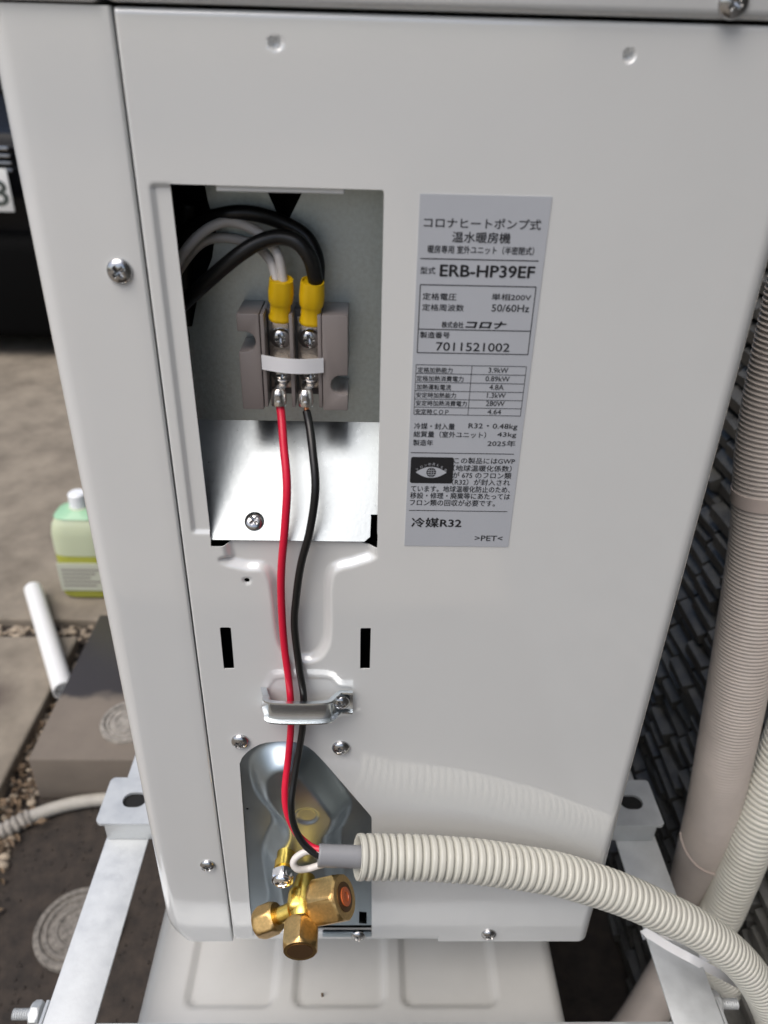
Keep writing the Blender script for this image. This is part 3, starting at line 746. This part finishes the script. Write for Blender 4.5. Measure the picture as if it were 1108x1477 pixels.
screw('clamp_screw', on_y(492, 1012, -.0040), (0, -1, 0), .0053, .0034, clamp, .4)

# --- zinc valve plate with pressed bulge
vx = [p[0] for p in vout]
bulge = px_poly(zoom([(135, 300), (160, 225), (230, 165), (330, 135), (440, 140), (540, 185), (620, 270), (790, 500), (800, 590), (760, 680), (740, 760), (740, 1270), (300, 1270), (262, 1120), (235, 960), (225, 840), (260, 740), (295, 660), (275, 590), (215, 520), (160, 430)], 330, 1050, 4.617), -.004)
cdim = mm(on_y(330 + 520 / 4.617, 1050 + 580 / 4.617, -.0105)); wn = mm(on_y(357, 1167, .0012))
bulge = rounded(bulge, 5)
def keep_vp(u, z):
    d = np.minimum(-sd_poly(u, z, px_poly(zoom([(40, 240), (60, 160), (150, 80), (390, 50), (530, 80), (640, 180), (980, 560), (990, 1325), (130, 1325), (105, 1180)], 330, 1050, 4.617))) * 1.0, 1e9)
    d = np.minimum(d, np.hypot(u - wn[0], z - wn[1]) - 1.0)
    return np.minimum(d, sd_poly(u, z, px_poly([(518, 1315), (529, 1316), (529, 1333), (518, 1332)], .0012)))
def depth_vp(u, z):
    d = sd_poly(u, z, bulge); dd = np.maximum(-d + 2.0, 0)
    y = 1.3 - 13.0 * sstep(np.minimum(dd, 15) / 15.0)
    rr = np.hypot(u - cdim[0], z - cdim[1]); y = y + 1.3 * sstep((8.2 - rr) / 2.2)
    return y
vu = np.arange(min(vx) - 9, max(vx) + 9, .9); vzs = np.arange(BZ + 4, mm(on_y(410, 1055))[1], .9)
sheet('valve_plate', vu, vzs, depth_vp, keep_vp, lambda u, z, y: (u, y, z), 'zinc_plate', HP, .8, 60)
q0, q1 = on_y(465, 1334), on_y(536, 1342)
fl_ = MB(); fl_.box(q0[0], q1[0], -.0012, .002, ZC - .5735, ZC - .5685, .0006); fl_.build('valve_plate_flange', 'zinc_plate', HP, 40)

# --- brass service valve
def hexr(flat_, phase=0.0):
    def fn(a, h, r_):
        s_ = (a + phase) % (math.pi / 3) - math.pi / 6
        return min(r_, flat_ / 2 / math.cos(s_))
    return fn
def nut_prof(L, R_, ch):
    R2 = R_ * 1.155
    return [(0, R_ * .90), (0, R_ * .97), (ch * .5, R_ * 1.06), (ch, R2), (L - ch, R2), (L - ch * .5, R_ * 1.06), (L, R_ * .97), (L, R_ * .88)]
VB = on_y(437, 1303, -.034)
vo = HP
ang = math.radians(30)
dR = np.array([math.cos(ang), -.12, math.sin(ang)]); dR /= np.linalg.norm(dR)
dL = np.array([-math.cos(ang), -.05, -math.sin(ang)]); dL /= np.linalg.norm(dL)
dY = np.array([0.02, -1, -.02]); dY /= np.linalg.norm(dY)
body = lathe(VB + np.array([0, .034, .001]), dY, [(.0160, .0066), (.019, .0070), (.023, .0088), (.030, .0098), (.036, .0102), (.041, .0096), (.046, .0080), (.0465, .0075), (.052, .0075)], 28)
body.v += []; 
for dd, r_, L in ((dL, .0054, .024), (dR, .0068, .014)):
    sub_ = lathe(VB + np.array([0, -.002, 0]), dd, [(0, r_ * 1.25), (L * .3, r_ * 1.15), (L * .5, r_), (L, r_)], 24); body.add(sub_.v, sub_.f)
b1 = MB().box(VB[0] - .0098, VB[0] + .0098, VB[1] - .009, VB[1] + .008, VB[2] - .0098, VB[2] + .0100, .0045, 3); body.add(b1.v, b1.f)
valve = body.build('service_valve', 'brass_cast', vo, 45)
def nut(o, d, flat_, L, phase, bore, plug, hollow=True):
    R_ = flat_ / 2
    m_ = lathe(o, d, nut_prof(L, R_, .0028), 72, ref=(0, 0, 1), rfun=hexr(flat_, phase))
    n_ = m_.build('flare_nut', 'brass_nut', valve, 28)
    d = np.array(d) / np.linalg.norm(d)
    if bore:
        lathe(np.array(o) + d * (L - .0005), d, [(0, bore), (.0007, bore)], 32).build('bore_recess', plug, valve, 30)
    return n_
nut(VB + np.array([0, -.002, 0]) + dL * .0195, dL, .0185, .0150, .2, .0055, 'brass_dark')
nut(VB + np.array([0, -.002, 0]) + dR * .0110, dR, .0275, .0215, .45, 0, 'brass_dark')
Rn = VB + np.array([0, -.002, 0]) + dR * .0325
lathe(Rn - dR * .0004, dR, [(0, .0090), (.0008, .0090), (.0009, .0080)], 36).build('bore_recess', 'brass_dark', valve, 30)
lathe(Rn + dR * .0002, dR, [(0, .0058), (.0010, .0058), (.0012, .0030), (.0006, .0028)], 30).build('bore_plug', 'orange_plug', valve, 30)
nut(VB + dY * .0130, dY, .0215, .0185, .0, .0082, 'brass_dark')
# stub and hex fixing bolt
Sb = on_y(413, 1231, -.0112)
lathe(Sb, (0, -1, 0), [(0, .0062), (.006, .0062), (.0065, .0070), (.0120, .0070), (.0125, .0060), (.014, .006)], 28).build('valve_stub', 'brass_cast', valve, 40)
hx = lathe(Sb + np.array([-.0006, -.014, -.0005]), (0, -1, 0), [(0, .0075), (.0006, .0082), (.0050, .0082), (.0060, .0070)], 60, rfun=hexr(.0140, .1)); hx.build('hex_bolt', 'chrome', valve, 25)
screw('bolt_head', Sb + np.array([-.0006, -.0199, -.0005]), (0, -1, 0), .0060, .0030, valve, .3, 'chrome')

# ================================================================== POWER CABLE AND CONDUIT
cp = [(515, 1236), (560, 1236.5), (600, 1237), (680, 1242), (740, 1250), (800, 1260), (850, 1274), (900, 1291), (950, 1313), (1000, 1337), (1050, 1371), (1085, 1408), (1108, 1450)]
cpts = [on_y(x_, y_, -.0335 if x_ < 520 else -.0320 + .0080 * min(1, (x_ - 515) / 335)) for x_, y_ in cp] + [on_y(1122, 1500, -.022), on_y(1130, 1570, -.012), on_y(1130, 1660, .0)]
L = path_len(cpts, 400); OD = .0281; PIT = .0051
prof = [(.03, .0108), (.004, .0110), (.0006, .0116), (0, .0128), (.0004, .0138)]
def rib(s_, depth, pit, R_):
    ph = (s_ / pit) % 1.0; g_ = abs(ph - .5) * 2            # 1 in the groove
    return R_ - depth * (max(0, (g_ - .55) / .45) ** 1.5) - depth * .12 * g_ * g_
prof += [(s_, rib(s_, .0031, PIT, OD / 2)) for s_ in np.arange(.0008, L, PIT / 10)]
rg, _ = tube_rings(cpts, prof, 40, 400)
con = MB().sweep(rg, False, True).build('corrugated_conduit', 'ivory_conduit', None, 60)
tag(con, 'ivory corrugated conduit crossing in front of the panel around the power cable', 'conduit')
PC = thing('power_cable', 'grey three core power cable with red and black wires up to terminals', 'cable', tuple(on_y(450, 1232, -.03)))
s0 = on_y(459, 1234, -.0350); s1 = on_y(518, 1236, -.0335)
rg, _ = tube_rings([s0, (s0 + s1) / 2, s1, cpts[1] * .7 + s1 * .3, cpts[1]], [(0, .0066), (0, .0076), (.0005, .0080)] + [(v, .0080) for v in np.linspace(.001, .05, 20)], 30, 80, flat=.78)
MB().sweep(rg).build('sheath', 'grey_sheath', PC, 50)
red = [(403.5, 583, .0235), (406, 600, .0205), (409, 640, .012), (414, 700, .001), (411, 760, -.0030), (406, 820, -.0030), (406, 870, -.0024), (410, 930, -.0022), (417, 985, -.0045), (420, 1025, -.0062), (419, 1060, -.0070), (415, 1100, -.0095), (411, 1140, -.0165), (414, 1172, -.022), (428, 1202, -.026), (449, 1221, -.031), (468, 1227, -.0335)]
blk = [(442, 592, .0235), (446, 612, .0195), (451, 650, .010), (455, 705, .000), (447, 765, -.0030), (434, 815, -.0030), (427, 865, -.0024), (425, 905, -.0022), (432, 965, -.0040), (438, 1005, -.0062), (437, 1045, -.0068), (431, 1085, -.0095), (424, 1125, -.0165), (420, 1160, -.0240), (424, 1190, -.0275), (437, 1216, -.0320), (455, 1232, -.035), (466, 1237, -.035)]
wrd = .00215
rw = wire(W3(red), wrd, 200, 18).build('red_wire', 'red_pvc', PC, 60)
bw = wire(W3(blk), wrd, 200, 18).build('black_wire', 'black_pvc', PC, 60)
wht = [(468, 1234, -.034), (456, 1230, -.034), (443, 1228, -.034), (428, 1236, -.036), (423, 1246, -.038), (430, 1254, -.039), (445, 1253, -.037), (461, 1248, -.037), (474, 1245, -.036)]
wire(W3(wht), .0021, 80, 16).build('white_wire', 'white_pvc', PC, 60)
def lug(px, wx, parent, zt_):
    # wire terminal: crimped barrel plus flat tongue under the lower screw
    c_ = on_y(px[0], px[1], .0240)
    up = np.array([0, .30, .95]); up /= np.linalg.norm(up)
    v = []
    bx_ = lathe(c_ - up * .0045, up, [(0, .0026), (0, .0034), (.0005, .0037), (.0030, .0040), (.0075, .0036), (.0085, .0031), (.0085, .0020)], 24, ref=(0, -1, 0), rfun=lambda a, h, r_: r_ * (1.0 if abs(math.cos(a)) > .75 else 1.02))
    o = bx_.build('crimp_lug', 'tin', parent, 50)
    MB().box(c_[0] - .0016, c_[0] + .0016, c_[1] - .0042, c_[1] - .0034, c_[2] - .0022, c_[2] + .0030, .0004).build('crimp_mark', 'screw_steel', parent, 30)
    t_ = MB().prism([(c_[0] - .0024, c_[1] + .003, c_[2] + .003), (c_[0] + .0024, c_[1] + .003, c_[2] + .003), (wx + .0042, FY + .0094, zt_ - .001), (wx - .0042, FY + .0094, zt_ - .001)], (0, .0009, 0)); t_.build('lug_tongue', 'tin', parent, 30)
    return o
lug((402.5, 573), chx[0], rw, on_y(404, 548, FY + .006)[2]); lug((441, 574), chx[1], bw, on_y(446, 548, FY + .006)[2])
for path, par in ((red, rw), (blk, bw)):
    q = on_y(*path[0]); lathe(q + np.array([0, .0012, .0035]), (0, -.45, -.9), [(0, .0013), (.0075, .0013)], 12).build('copper_strand', 'copper', par, 40)

# ================================================================== LOWER OUTDOOR UNIT
LT = ZC - .682
LU = thing('outdoor_unit', 'lower white outdoor unit standing under the heat pump on the rack', 'outdoor unit', (0, .4, .06))
def lower_top():
    x0, x1, y0, y1 = -.186, .176, -.090, .78
    us_ = np.unique(np.round(np.concatenate([np.linspace(x0, x0 + .03, 14), np.arange(x0 + .03, x1 - .03, .003), np.linspace(x1 - .03, x1, 14)]), 5))
    vs_ = np.unique(np.round(np.concatenate([np.linspace(y0, y0 + .03, 14), np.arange(y0 + .03, .2, .003), np.arange(.2, y1, .05), [y1]]), 5))
    U, V_ = np.meshgrid(us_, vs_, indexing='ij')
    def rb(u, v):
        d = sd_box(u * 1000, v * 1000, x0 * 1000, x1 * 1000, y0 * 1000, y1 * 1000, 34); return d
    d = rb(U, V_)
    Zt = np.zeros(U.shape)
    e = np.clip((d + 14) / 14, 0, 1); Zt -= .016 * (1 - np.sqrt(np.maximum(0, 1 - np.minimum(e, 1) ** 2)))
    rec = [px for px in ((-.146, -.072), (-.055, .022), (.037, .118))]
    for a, c_ in rec:
        db = sd_box(U * 1000, V_ * 1000, a * 1000, c_ * 1000, 4, 900, 9); Zt -= .0042 * sstep((1.8 - db) / 4.5)
    g = np.maximum(d, 0)
    keepm = (d[:-1, :-1] + d[1:, 1:]) / 2 < 2.0
    v = np.stack([U, V_, LT + Zt - np.maximum(d, 0) * .004], -1).reshape(-1, 3); n = U.shape[1]
    k = np.argwhere(keepm); f = [[i * n + j, (i + 1) * n + j, (i + 1) * n + j + 1, i * n + j + 1] for i, j in k]
    used = sorted({q for ff in f for q in ff}); mp = {q: i for i, q in enumerate(used)}
    return build('top_cover', v[used], [[mp[q] for q in ff] for ff in f], 'white_paint_low', LU, 60)
lower_top()
ring = []
for z in (LT - .013, LT - .04, .14, .09):
    ring.append([(p[0], p[1], z) for p in rrect(-.005, .345, .1795, .4335, .033, 8)])
MB().sweep(ring, False, True).build('side_panel', 'white_paint_low', LU, 40)
for x_ in (-.13, .12):
    for y_ in (.10, .62): MB().box(x_ - .02, x_ + .02, y_ - .05, y_ + .05, .0, .09, .004).build('foot', 'galvanised_dark', LU)

fk = MB()
for i in range(7):
    x = random.uniform(-.16, .15); y = random.uniform(-.05, .09); a = random.uniform(0, 6.3); L = random.uniform(.0005, .0014)
    fk.box(x - L, x + L * random.uniform(.2, 1), y - L * .5, y + L * .5, LT - .0046, LT + random.uniform(-.003, .0006))
tag(fk.build('dirt_specks', 'leaf', None), 'small dry specks of dirt lying on the lower unit', None, kind='stuff')
# ================================================================== MOUNTING RACK
RK = thing('mounting_rack', 'galvanised steel two tier rack carrying the heat pump above lower unit', 'rack', (0, .3, 0))
RZt = ZC - .622
def channel(x0, x1, y0, y1, zt_, outer, lip=.030, th=.0025, name='rail'):
    m_ = MB()
    m_.box(x0, x1, y0, y1, zt_ - th, zt_, .0008); xo_ = x0 if outer < 0 else x1 - th
    m_.box(xo_, xo_ + th, y0 + .0003, y1 - .0003, zt_ - lip, zt_ - th * .6, .0005)
    return m_.build(name, 'hot_dip_zinc', RK, 30)
channel(-.2365, -.1975, -.060, .70, RZt, -1); channel(.2400, .2790, -.060, .70, RZt, 1)
m_ = MB(); m_.box(-.1970, .2395, -.059, -.0372, RZt - .0035, RZt - .001, .0006); m_.box(-.1970, .2395, -.0397, -.0372, RZt - .032, RZt - .0032, .0006); m_.build('front_rail', 'hot_dip_zinc', RK, 30)
m_ = MB(); m_.box(-.1970, .2395, .655, .695, RZt - .0035, RZt - .001, .0006); m_.build('rear_rail', 'hot_dip_zinc', RK, 30)
def crossbar(y0, y1):
    b = bmesh.new()
    zt_ = ZC - .5995; x0, x1 = -.2430, .2830
    m_ = MB()
    # top plate with rounded corners and round holes at the ends, then folded edges down to the rails
    hx_ = [(-.214, (y0 + y1) / 2), (.258, (y0 + y1) / 2)]
    us_ = np.arange(x0, x1 + .0001, .0015) * 1000; vs_ = np.arange(y0, y1 + .0001, .0015) * 1000
    U, V_ = np.meshgrid(us_, vs_, indexing='ij')
    def kp(u, v):
        d = -sd_box(u, v, x0 * 1000, x1 * 1000, y0 * 1000, y1 * 1000, 6)
        for hh in hx_: d = np.minimum(d, sd_box(u, v, hh[0] * 1000 - 11, hh[0] * 1000 + 11, hh[1] * 1000 - 8.5, hh[1] * 1000 + 8.5, 8.4))
        return d
    uc, vc = (U[:-1, :-1] + U[1:, 1:]) / 2, (V_[:-1, :-1] + V_[1:, 1:]) / 2
    K = kp(uc, vc) > 0
    sdf = kp(U, V_); e = .02
    used = np.zeros(U.shape, bool); un = np.zeros(U.shape, bool)
    for a in (0, 1):
        for c_ in (0, 1): used[a:U.shape[0] - 1 + a, c_:U.shape[1] - 1 + c_] |= K; un[a:U.shape[0] - 1 + a, c_:U.shape[1] - 1 + c_] |= ~K
    ed = used & un & (np.abs(sdf) < 1.6)
    gx_ = (kp(U + e, V_) - kp(U - e, V_)) / (2 * e); gz_ = (kp(U, V_ + e) - kp(U, V_ - e)) / (2 * e)
    g2 = gx_ ** 2 + gz_ ** 2 + 1e-9
    U = np.where(ed, U - sdf * gx_ / g2, U); V_ = np.where(ed, V_ - sdf * gz_ / g2, V_)
    n = U.shape[1]
    top = np.stack([U / 1000, V_ / 1000, np.full(U.shape, zt_)], -1).reshape(-1, 3); bot = top - np.array([0, 0, .0028]); nv = len(top)
    F = [];  cnt = set()
    for i, j in np.argwhere(K):
        q = [i * n + j, (i + 1) * n + j, (i + 1) * n + j + 1, i * n + j + 1]; F.append(q); F.append([x + nv for x in q][::-1])
        for a in range(4): cnt.add((q[a], q[(a + 1) % 4]))
    for (p, q) in cnt:
        if (q, p) not in cnt: F.append([q, p, p + nv, q + nv])
    V3 = np.vstack([top, bot]); us2 = sorted({x for ff in F for x in ff}); mp = {q: i for i, q in enumerate(us2)}
    m_.add(V3[us2], [[mp[x] for x in ff] for ff in F])
    m_.box(x0 + .008, x1 - .008, y0 + .0002, y0 + .0028, RZt + .0005, zt_ - .0026, .0006)
    m_.box(x0 + .008, x1 - .008, y1 - .0028, y1 - .0002, RZt + .0005, zt_ - .0026, .0006)
    for hh in hx_: MB().box(hh[0] - .0165, hh[0] + .0165, hh[1] - .013, hh[1] + .013, RZt + .0006, RZt + .0190, .002).build('hole_dark_block', 'inner_black', RK, 30)  # black block added under each hole so the hole looks shaded
    return m_.build('crossbar', 'hot_dip_zinc', RK, 30)
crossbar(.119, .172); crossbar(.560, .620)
for x_ in (-.13, .15):                         # feet of the upper unit on the crossbars
    for y_ in (.142, .590): MB().box(x_ - .02, x_ + .02, y_ - .024, y_ + .024, ZC - .5992, ZC - .5808, .002).build('unit_foot', 'galvanised', HP)
for x_, sx in ((-.2390, -1), (.2815, 1)):
    for y_ in (-.058, .66):
        m_ = MB(); m_.box(x_ - .0012, x_ + .0012, y_, y_ + .038, 0, RZt - .002, .0005); m_.box(min(x_, x_ - sx * .036), max(x_, x_ - sx * .036), y_, y_ + .0025, 0, RZt - .036, .0005); m_.build('leg', 'hot_dip_zinc', RK, 30)
def bolt(o, d, label=None):
    o = np.array(o, float); d = np.array(d, float)
    n_ = lathe(o, d, nut_prof(.0075, .0082, .0016), 60, rfun=hexr(.0164)).build('bolt', 'hot_dip_zinc', RK, 28)
    m_ = MB(); sh = lathe(o + d * .0070, d, [(h, .0042 - .0006 * (k % 2)) for k, h in enumerate(np.arange(0, .0150, .0009))], 20); m_.add(sh.v, sh.f); m_.build('bolt_thread', 'hot_dip_zinc', n_, 50)
bolt(on_z(63, 1463, RZt - .012) + np.array([-.0015, 0, 0]), (-1, 0, 0)); bolt(np.array([.2795, on_z(1035, 1446, RZt - .012)[1], RZt - .014]), (1, 0, 0))

# ================================================================== PIPES AT THE WALL
dpts = [(.285, .19, ZC + .35), (.290, .182, ZC + .10), (.299, .174, ZC - .191), (.317, .164, ZC - .328), (.338, .156, ZC - .534), (.357, .168, ZC - .66), (.381, .192, ZC - .80), tuple(at_d(985, 1362, .98)), tuple(at_d(950, 1430, .96)), tuple(at_d(905, 1500, .93)), tuple(at_d(840, 1570, .91))]
L = path_len(dpts, 600); DR = .0253
P_, s_ = spline(dpts, 600)
smooth_from = s_[np.argmin(np.abs(P_[:, 2] - (ZC - .735)))]
tape_at = s_[np.argmin(np.abs(P_[:, 2] - (ZC - .268)))]
prof = []
for v in np.arange(0, L, .00058):
    k = min(1, max(0, (smooth_from - v) / .09))
    prof.append((v, DR - (.0001 + .0012 * k) * (.5 + .5 * math.cos(2 * math.pi * v / .0037))))
rg, _ = tube_rings(dpts, prof, 30, 600)
DU = thing('insulated_duct', 'thick beige ribbed insulated duct descending between the wall and right rail', 'duct', (.31, .17, .3))
MB().sweep(rg).build('duct_hose', 'beige_duct', DU, 60)
rg, _ = tube_rings(dpts, [(v, DR + .0006) for v in np.linspace(tape_at, tape_at + .011, 6)], 30, 600); MB().sweep(rg).build('tape_band', 'beige_tape', DU, 40)
# overlapping tape edge spiralling on the smooth end
P3, T3, N3, B3 = frames(P_, s_, np.linspace(smooth_from - .055, smooth_from + .010, 40))
hel = []
for i in range(40):
    e_ = np.array([1.0, 0, 0]); ax = T3[i]; e_ = e_ - ax * (e_ @ ax); e_ /= np.linalg.norm(e_); fr_ = np.cross(e_, ax); fr_ *= 1 if fr_ @ (CAM - P3[i]) > 0 else -1
    a_ = math.radians(-100 + 200 * i / 39); hel.append(P3[i] + (DR + .0003) * (e_ * math.sin(a_) + fr_ * math.cos(a_)))
wire(hel, .0011, 80, 8).build('tape_edge', 'beige_tape', DU, 60)
ppts = [(.402, .168, ZC + .35), (.400, .164, ZC - .15), (.396, .158, ZC - .40), (.392, .153, ZC - .534), (.389, .145, ZC - .638), (.394, .150, ZC - .767), (.386, .140, ZC - .84), tuple(at_d(1060, 1440, .90)), (.40, .16, .15), (.40, .17, -.02)]
L = path_len(ppts, 500)
prof = [(v, rib(v, .0034, .0064, .0218)) for v in np.arange(0, L, .0007)]
rg, _ = tube_rings(ppts, prof, 30, 500)
tag(MB().sweep(rg).build('corrugated_tube', 'pale_tube', None, 60), 'pale ribbed tube standing upright right of the beige duct', 'tube')
qpts = [at_d(1190, 900, .80), at_d(1150, 1120, .82), at_d(1128, 1230, .84), at_d(1112, 1320, .87), at_d(1100, 1400, .90), at_d(1092, 1490, .96)]
L = path_len(qpts, 300)
rg, _ = tube_rings(qpts, [(v, .0205 - .0015 * (.5 + .5 * math.cos(2 * math.pi * v / .0040))) for v in np.arange(0, L, .00068)], 26, 300)
tag(MB().sweep(rg).build('insulated_duct', 'beige_duct', None, 60), 'thin pinkish ribbed duct at the right edge behind the pale tube', 'duct')
# cable tie around rail and tube
ta, tb_ = on_z(930, 1347, RZt + .0016), on_z(1006, 1389, RZt + .0016)
ta[0] = max(ta[0], .2392); tm = (ta + tb_) / 2
tc_ = at_d(1046, 1409, (tb_ - CAM) @ RM[:, 2] + .012); td_ = at_d(1066, 1417, (tb_ - CAM) @ RM[:, 2] + .05)
tp = [ta + np.array([-.0012, 0, -.0012]), ta + np.array([.0015, 0, .0008]), tm + np.array([0, 0, .0006]), tb_ + np.array([0, 0, .0012]), tc_, td_, td_ + np.array([-.004, .03, -.012]), td_ + np.array([-.05, .03, -.04]), tm + np.array([.012, .006, -.012]), ta + np.array([.003, .002, -.0052]), ta + np.array([-.0012, .001, -.0040])]
P_, s_ = spline(tp + [tp[0]], 160); P3, T3, N3, B3 = frames(P_, s_, np.linspace(0, s_[-1], 120), up=(0, -.6, .8))
sec = [(-.0034, -.0006), (.0034, -.0006), (.0034, .0006), (-.0034, .0006)]
rings = []
for i in range(119):
    nv_ = np.cross(T3[i], np.array([.2, .55, -.8])); nv_ /= np.linalg.norm(nv_); bv = np.cross(T3[i], nv_)
    rings.append([P3[i] + nv_ * a + bv * c_ for a, c_ in sec])
tie = MB().sweep(rings, loop=True).build('cable_tie', 'tie_white', None, 40)
tag(tie, 'white plastic cable tie strapped across the right rail', 'cable tie')

# ================================================================== LEFT GROUND ITEMS
ST = thing('concrete_step', 'low brown concrete step with a wet dark stain and round lid', 'step', (-.40, .98, 0))
MB().box(-.632, -.05, .672, 1.115, 0, .112, .006).build('step_block', 'stained_step', ST, 30)
def lid(c, R_, zt_, parent, m='lid_concrete'):
    prof = [(0, R_ * 1.0), (.010, R_), (.013, R_ * .97), (.013, R_ * .86), (.009, R_ * .84), (.009, R_ * .80), (.012, R_ * .78), (.012, R_ * .70), (.0095, R_ * .68), (.0095, R_ * .60), (.012, R_ * .58), (.012, R_ * .46), (.010, R_ * .44), (.010, R_ * .34), (.012, R_ * .32), (.012, R_ * .001)]
    return lathe((c[0], c[1], zt_), (0, 0, 1), prof, 56, ref=(1, 0, 0))
q = on_z(183, 1043, .112)
lid((q[0] + .005, q[1]), .055, .1085, ST).build('inspection_lid', 'lid_concrete', ST, 30)
DL = lid((on_z(113, 1335, .012)[0], on_z(113, 1335, .012)[1]), .071, -.001, None).build('drain_cover', 'drain_concrete', None, 30)
tag(DL, 'round ringed drain lid set in the soil below left rail', 'drain lid')
# white plastic pipe lying across the slab joint
wp0, wp1 = on_z(48, 850, .06), on_z(92, 996, .06)
rg, _ = tube_rings([wp0, wp1], [(.02, .019), (0, .019), (0, .0225)] + [(v, .0225) for v in np.linspace(.002, np.linalg.norm(wp1 - wp0) - .001, 6)] + [(9, .0225), (9, .019), (np.linalg.norm(wp1 - wp0) - .02, .019)], 28)
tag(MB().sweep(rg).build('plastic_pipe', 'white_plastic_pipe', None, 40), 'white plastic pipe lying on the slabs beside the concrete step', 'pipe')
# grey hose on the soil
HS = thing('drain_hose', 'grey hose curving over the soil in front of concrete step', 'hose', (-.55, .62, 0))
hp = [on_z(-120, 1240, .014), on_z(-50, 1218, .014), on_z(0, 1200, .014), on_z(50, 1176, .014), on_z(100, 1160, .014), on_z(150, 1153, .014), on_z(210, 1154, .014), on_z(300, 1175, .014)]
wire(hp, .0125, 120, 18).build('hose_tube', 'grey_hose', HS, 60)
P_, s_ = spline(hp, 200); i0 = np.argmin(np.linalg.norm(P_ - on_z(18, 1192, .014), axis=1)); sv = s_[i0]
rg, _ = tube_rings(hp, [(sv - .03 + v, .0150 + .0016 * math.cos(2 * math.pi * v / .012)) for v in np.linspace(0, .06, 40)], 20, 200)
MB().sweep(rg).build('hose_cuff', 'lid_concrete', HS, 60)

# bottle of yellow green liquid
bc = np.array([-.720, 1.33, .035]); BS = .90
BT = thing('liquid_bottle', 'translucent bottle of yellow green liquid standing on the concrete slab', 'bottle', tuple(bc))
def sq(rx, ry, z, k=4, n=32):
    o = []
    for a in np.linspace(0, 2 * math.pi, n, endpoint=False):
        ca, sa = math.cos(a), math.sin(a); r_ = (abs(ca) ** k + abs(sa) ** k) ** (-1 / k); o.append((bc[0] + rx * ca * r_, bc[1] + ry * sa * r_, bc[2] + z * BS))
    return o
MB().sweep([sq(.064, .048, 0), sq(.073, .056, .010), sq(.073, .056, .150), sq(.072, .055, .152)]).build('liquid_part', 'bottle_liquid', BT, 40)
MB().sweep([sq(.0735, .0565, .150), sq(.073, .056, .210), sq(.068, .052, .240), sq(.055, .042, .262), sq(.030, .030, .276, 2), sq(.022, .022, .282, 2)]).build('bottle_shoulder', 'bottle_clear', BT, 40)
MB().sweep([sq(.060, .046, .2625), sq(.032, .031, .2790, 2)]).build('green_collar', 'bottle_green', BT, 40)
MB().sweep([sq(.023, .023, .279, 2), sq(.022, .022, .318, 2), sq(.018, .018, .322, 2)]).build('bottle_cap', 'bottle_white', BT, 40)
lab_ = MB().box(bc[0] - .064, bc[0] + .064, bc[1] - .0585, bc[1] - .0560, bc[2] + .030, bc[2] + .115, .001).build('bottle_label', 'bottle_label', BT)
for i in range(5):
    MB().box(bc[0] - .055, bc[0] + random.uniform(0, .05), bc[1] - .0592, bc[1] - .0586, bc[2] + .045 + i * .012, bc[2] + .0495 + i * .012).build('label_line', 'grey_plastic', lab_)

# ================================================================== PARKED CAR
CX, CY = -2.02, 3.2
CR = thing('parked_car', 'black parked car behind the concrete yard seen past the unit', 'car', (CX, CY + 2.0, .035))
def car_ring(y, w_, z0_, z1_, r_=.08):
    return [(CX + p[0], y, p[1]) for p in rrect(0, (z0_ + z1_) / 2, w_, (z1_ - z0_) / 2, r_, 5)]
g0 = .035
body_r = [car_ring(CY + .06, .72, .34, .70), car_ring(CY + .02, .80, .28, .82), car_ring(CY + .10, .88, .22, .98), car_ring(CY + .9, .90, .22, 1.10), car_ring(CY + 1.3, .90, .22, 1.14), car_ring(CY + 3.6, .90, .22, 1.16), car_ring(CY + 4.1, .86, .28, 1.10), car_ring(CY + 4.2, .78, .34, .90)]
MB().sweep(body_r).build('body', 'car_black', CR, 50)
cab = [car_ring(CY + .95, .80, 1.06, 1.12, .02), car_ring(CY + 1.7, .74, 1.06, 1.72, .10), car_ring(CY + 2.4, .73, 1.06, 1.80, .10), car_ring(CY + 3.5, .70, 1.06, 1.72, .10), car_ring(CY + 4.0, .74, 1.06, 1.14, .02)]
MB().sweep(cab).build('cabin', 'car_glass', CR, 40)
MB().box(CX - .66, CX + .66, CY + 1.75, CY + 3.4, 1.74, 1.83, .03).build('roof', 'car_black', CR, 40)
MB().box(CX - .84, CX + .84, CY - .06, CY + .20, .12, .58, .06, 3).build('bumper', 'car_trim', CR, 40)  # bottom edge lowered so its black also stands for shade under the car
gr2 = MB()
for k in range(4): gr2.box(CX - .50, CX + .50, CY - .005, CY + .06, .905 - .0 + k * .0 - k * .028 + .02, .917 - k * .028 + .02, .003)
gr2.build('grille', 'screw_steel', CR, 40)
for sx in (-1, 1):
    MB().box(CX + sx * .68 - .14, CX + sx * .68 + .14, CY + .0, CY + .14, .74, .90, .03, 3).build('headlight', 'lamp_glass', CR, 40)
    for yy in (CY + .85, CY + 3.4):
        wh = lathe((CX + sx * .76, yy, .035 + .30), (sx, 0, 0), [(0, .20), (.0, .28), (.02, .30), (.15, .30), (.17, .28), (.17, .20)], 36, ref=(0, 0, 1)).build('wheel', 'tyre', CR, 40)
        lathe((CX + sx * (.76 + .165 * 1), yy, .335), (sx, 0, 0), [(0, .19), (.012, .19), (.012, .05), (.02, .04)], 24).build('rim', 'screw_steel', wh, 40)
pr = on_y(15, 275, CY - .065)
pl = MB().box(pr[0] - .385, pr[0], CY - .066, CY - .060, pr[2] - .085, pr[2] + .085, .004).build('number_plate', 'plate_white', CR, 30)
put_text('3', pr[0] - .074, pr[0] - .014, pr[2] - .060, pr[2] + .040, CY - .0668, pl, 'plate_ink', .03, name='plate_digit')
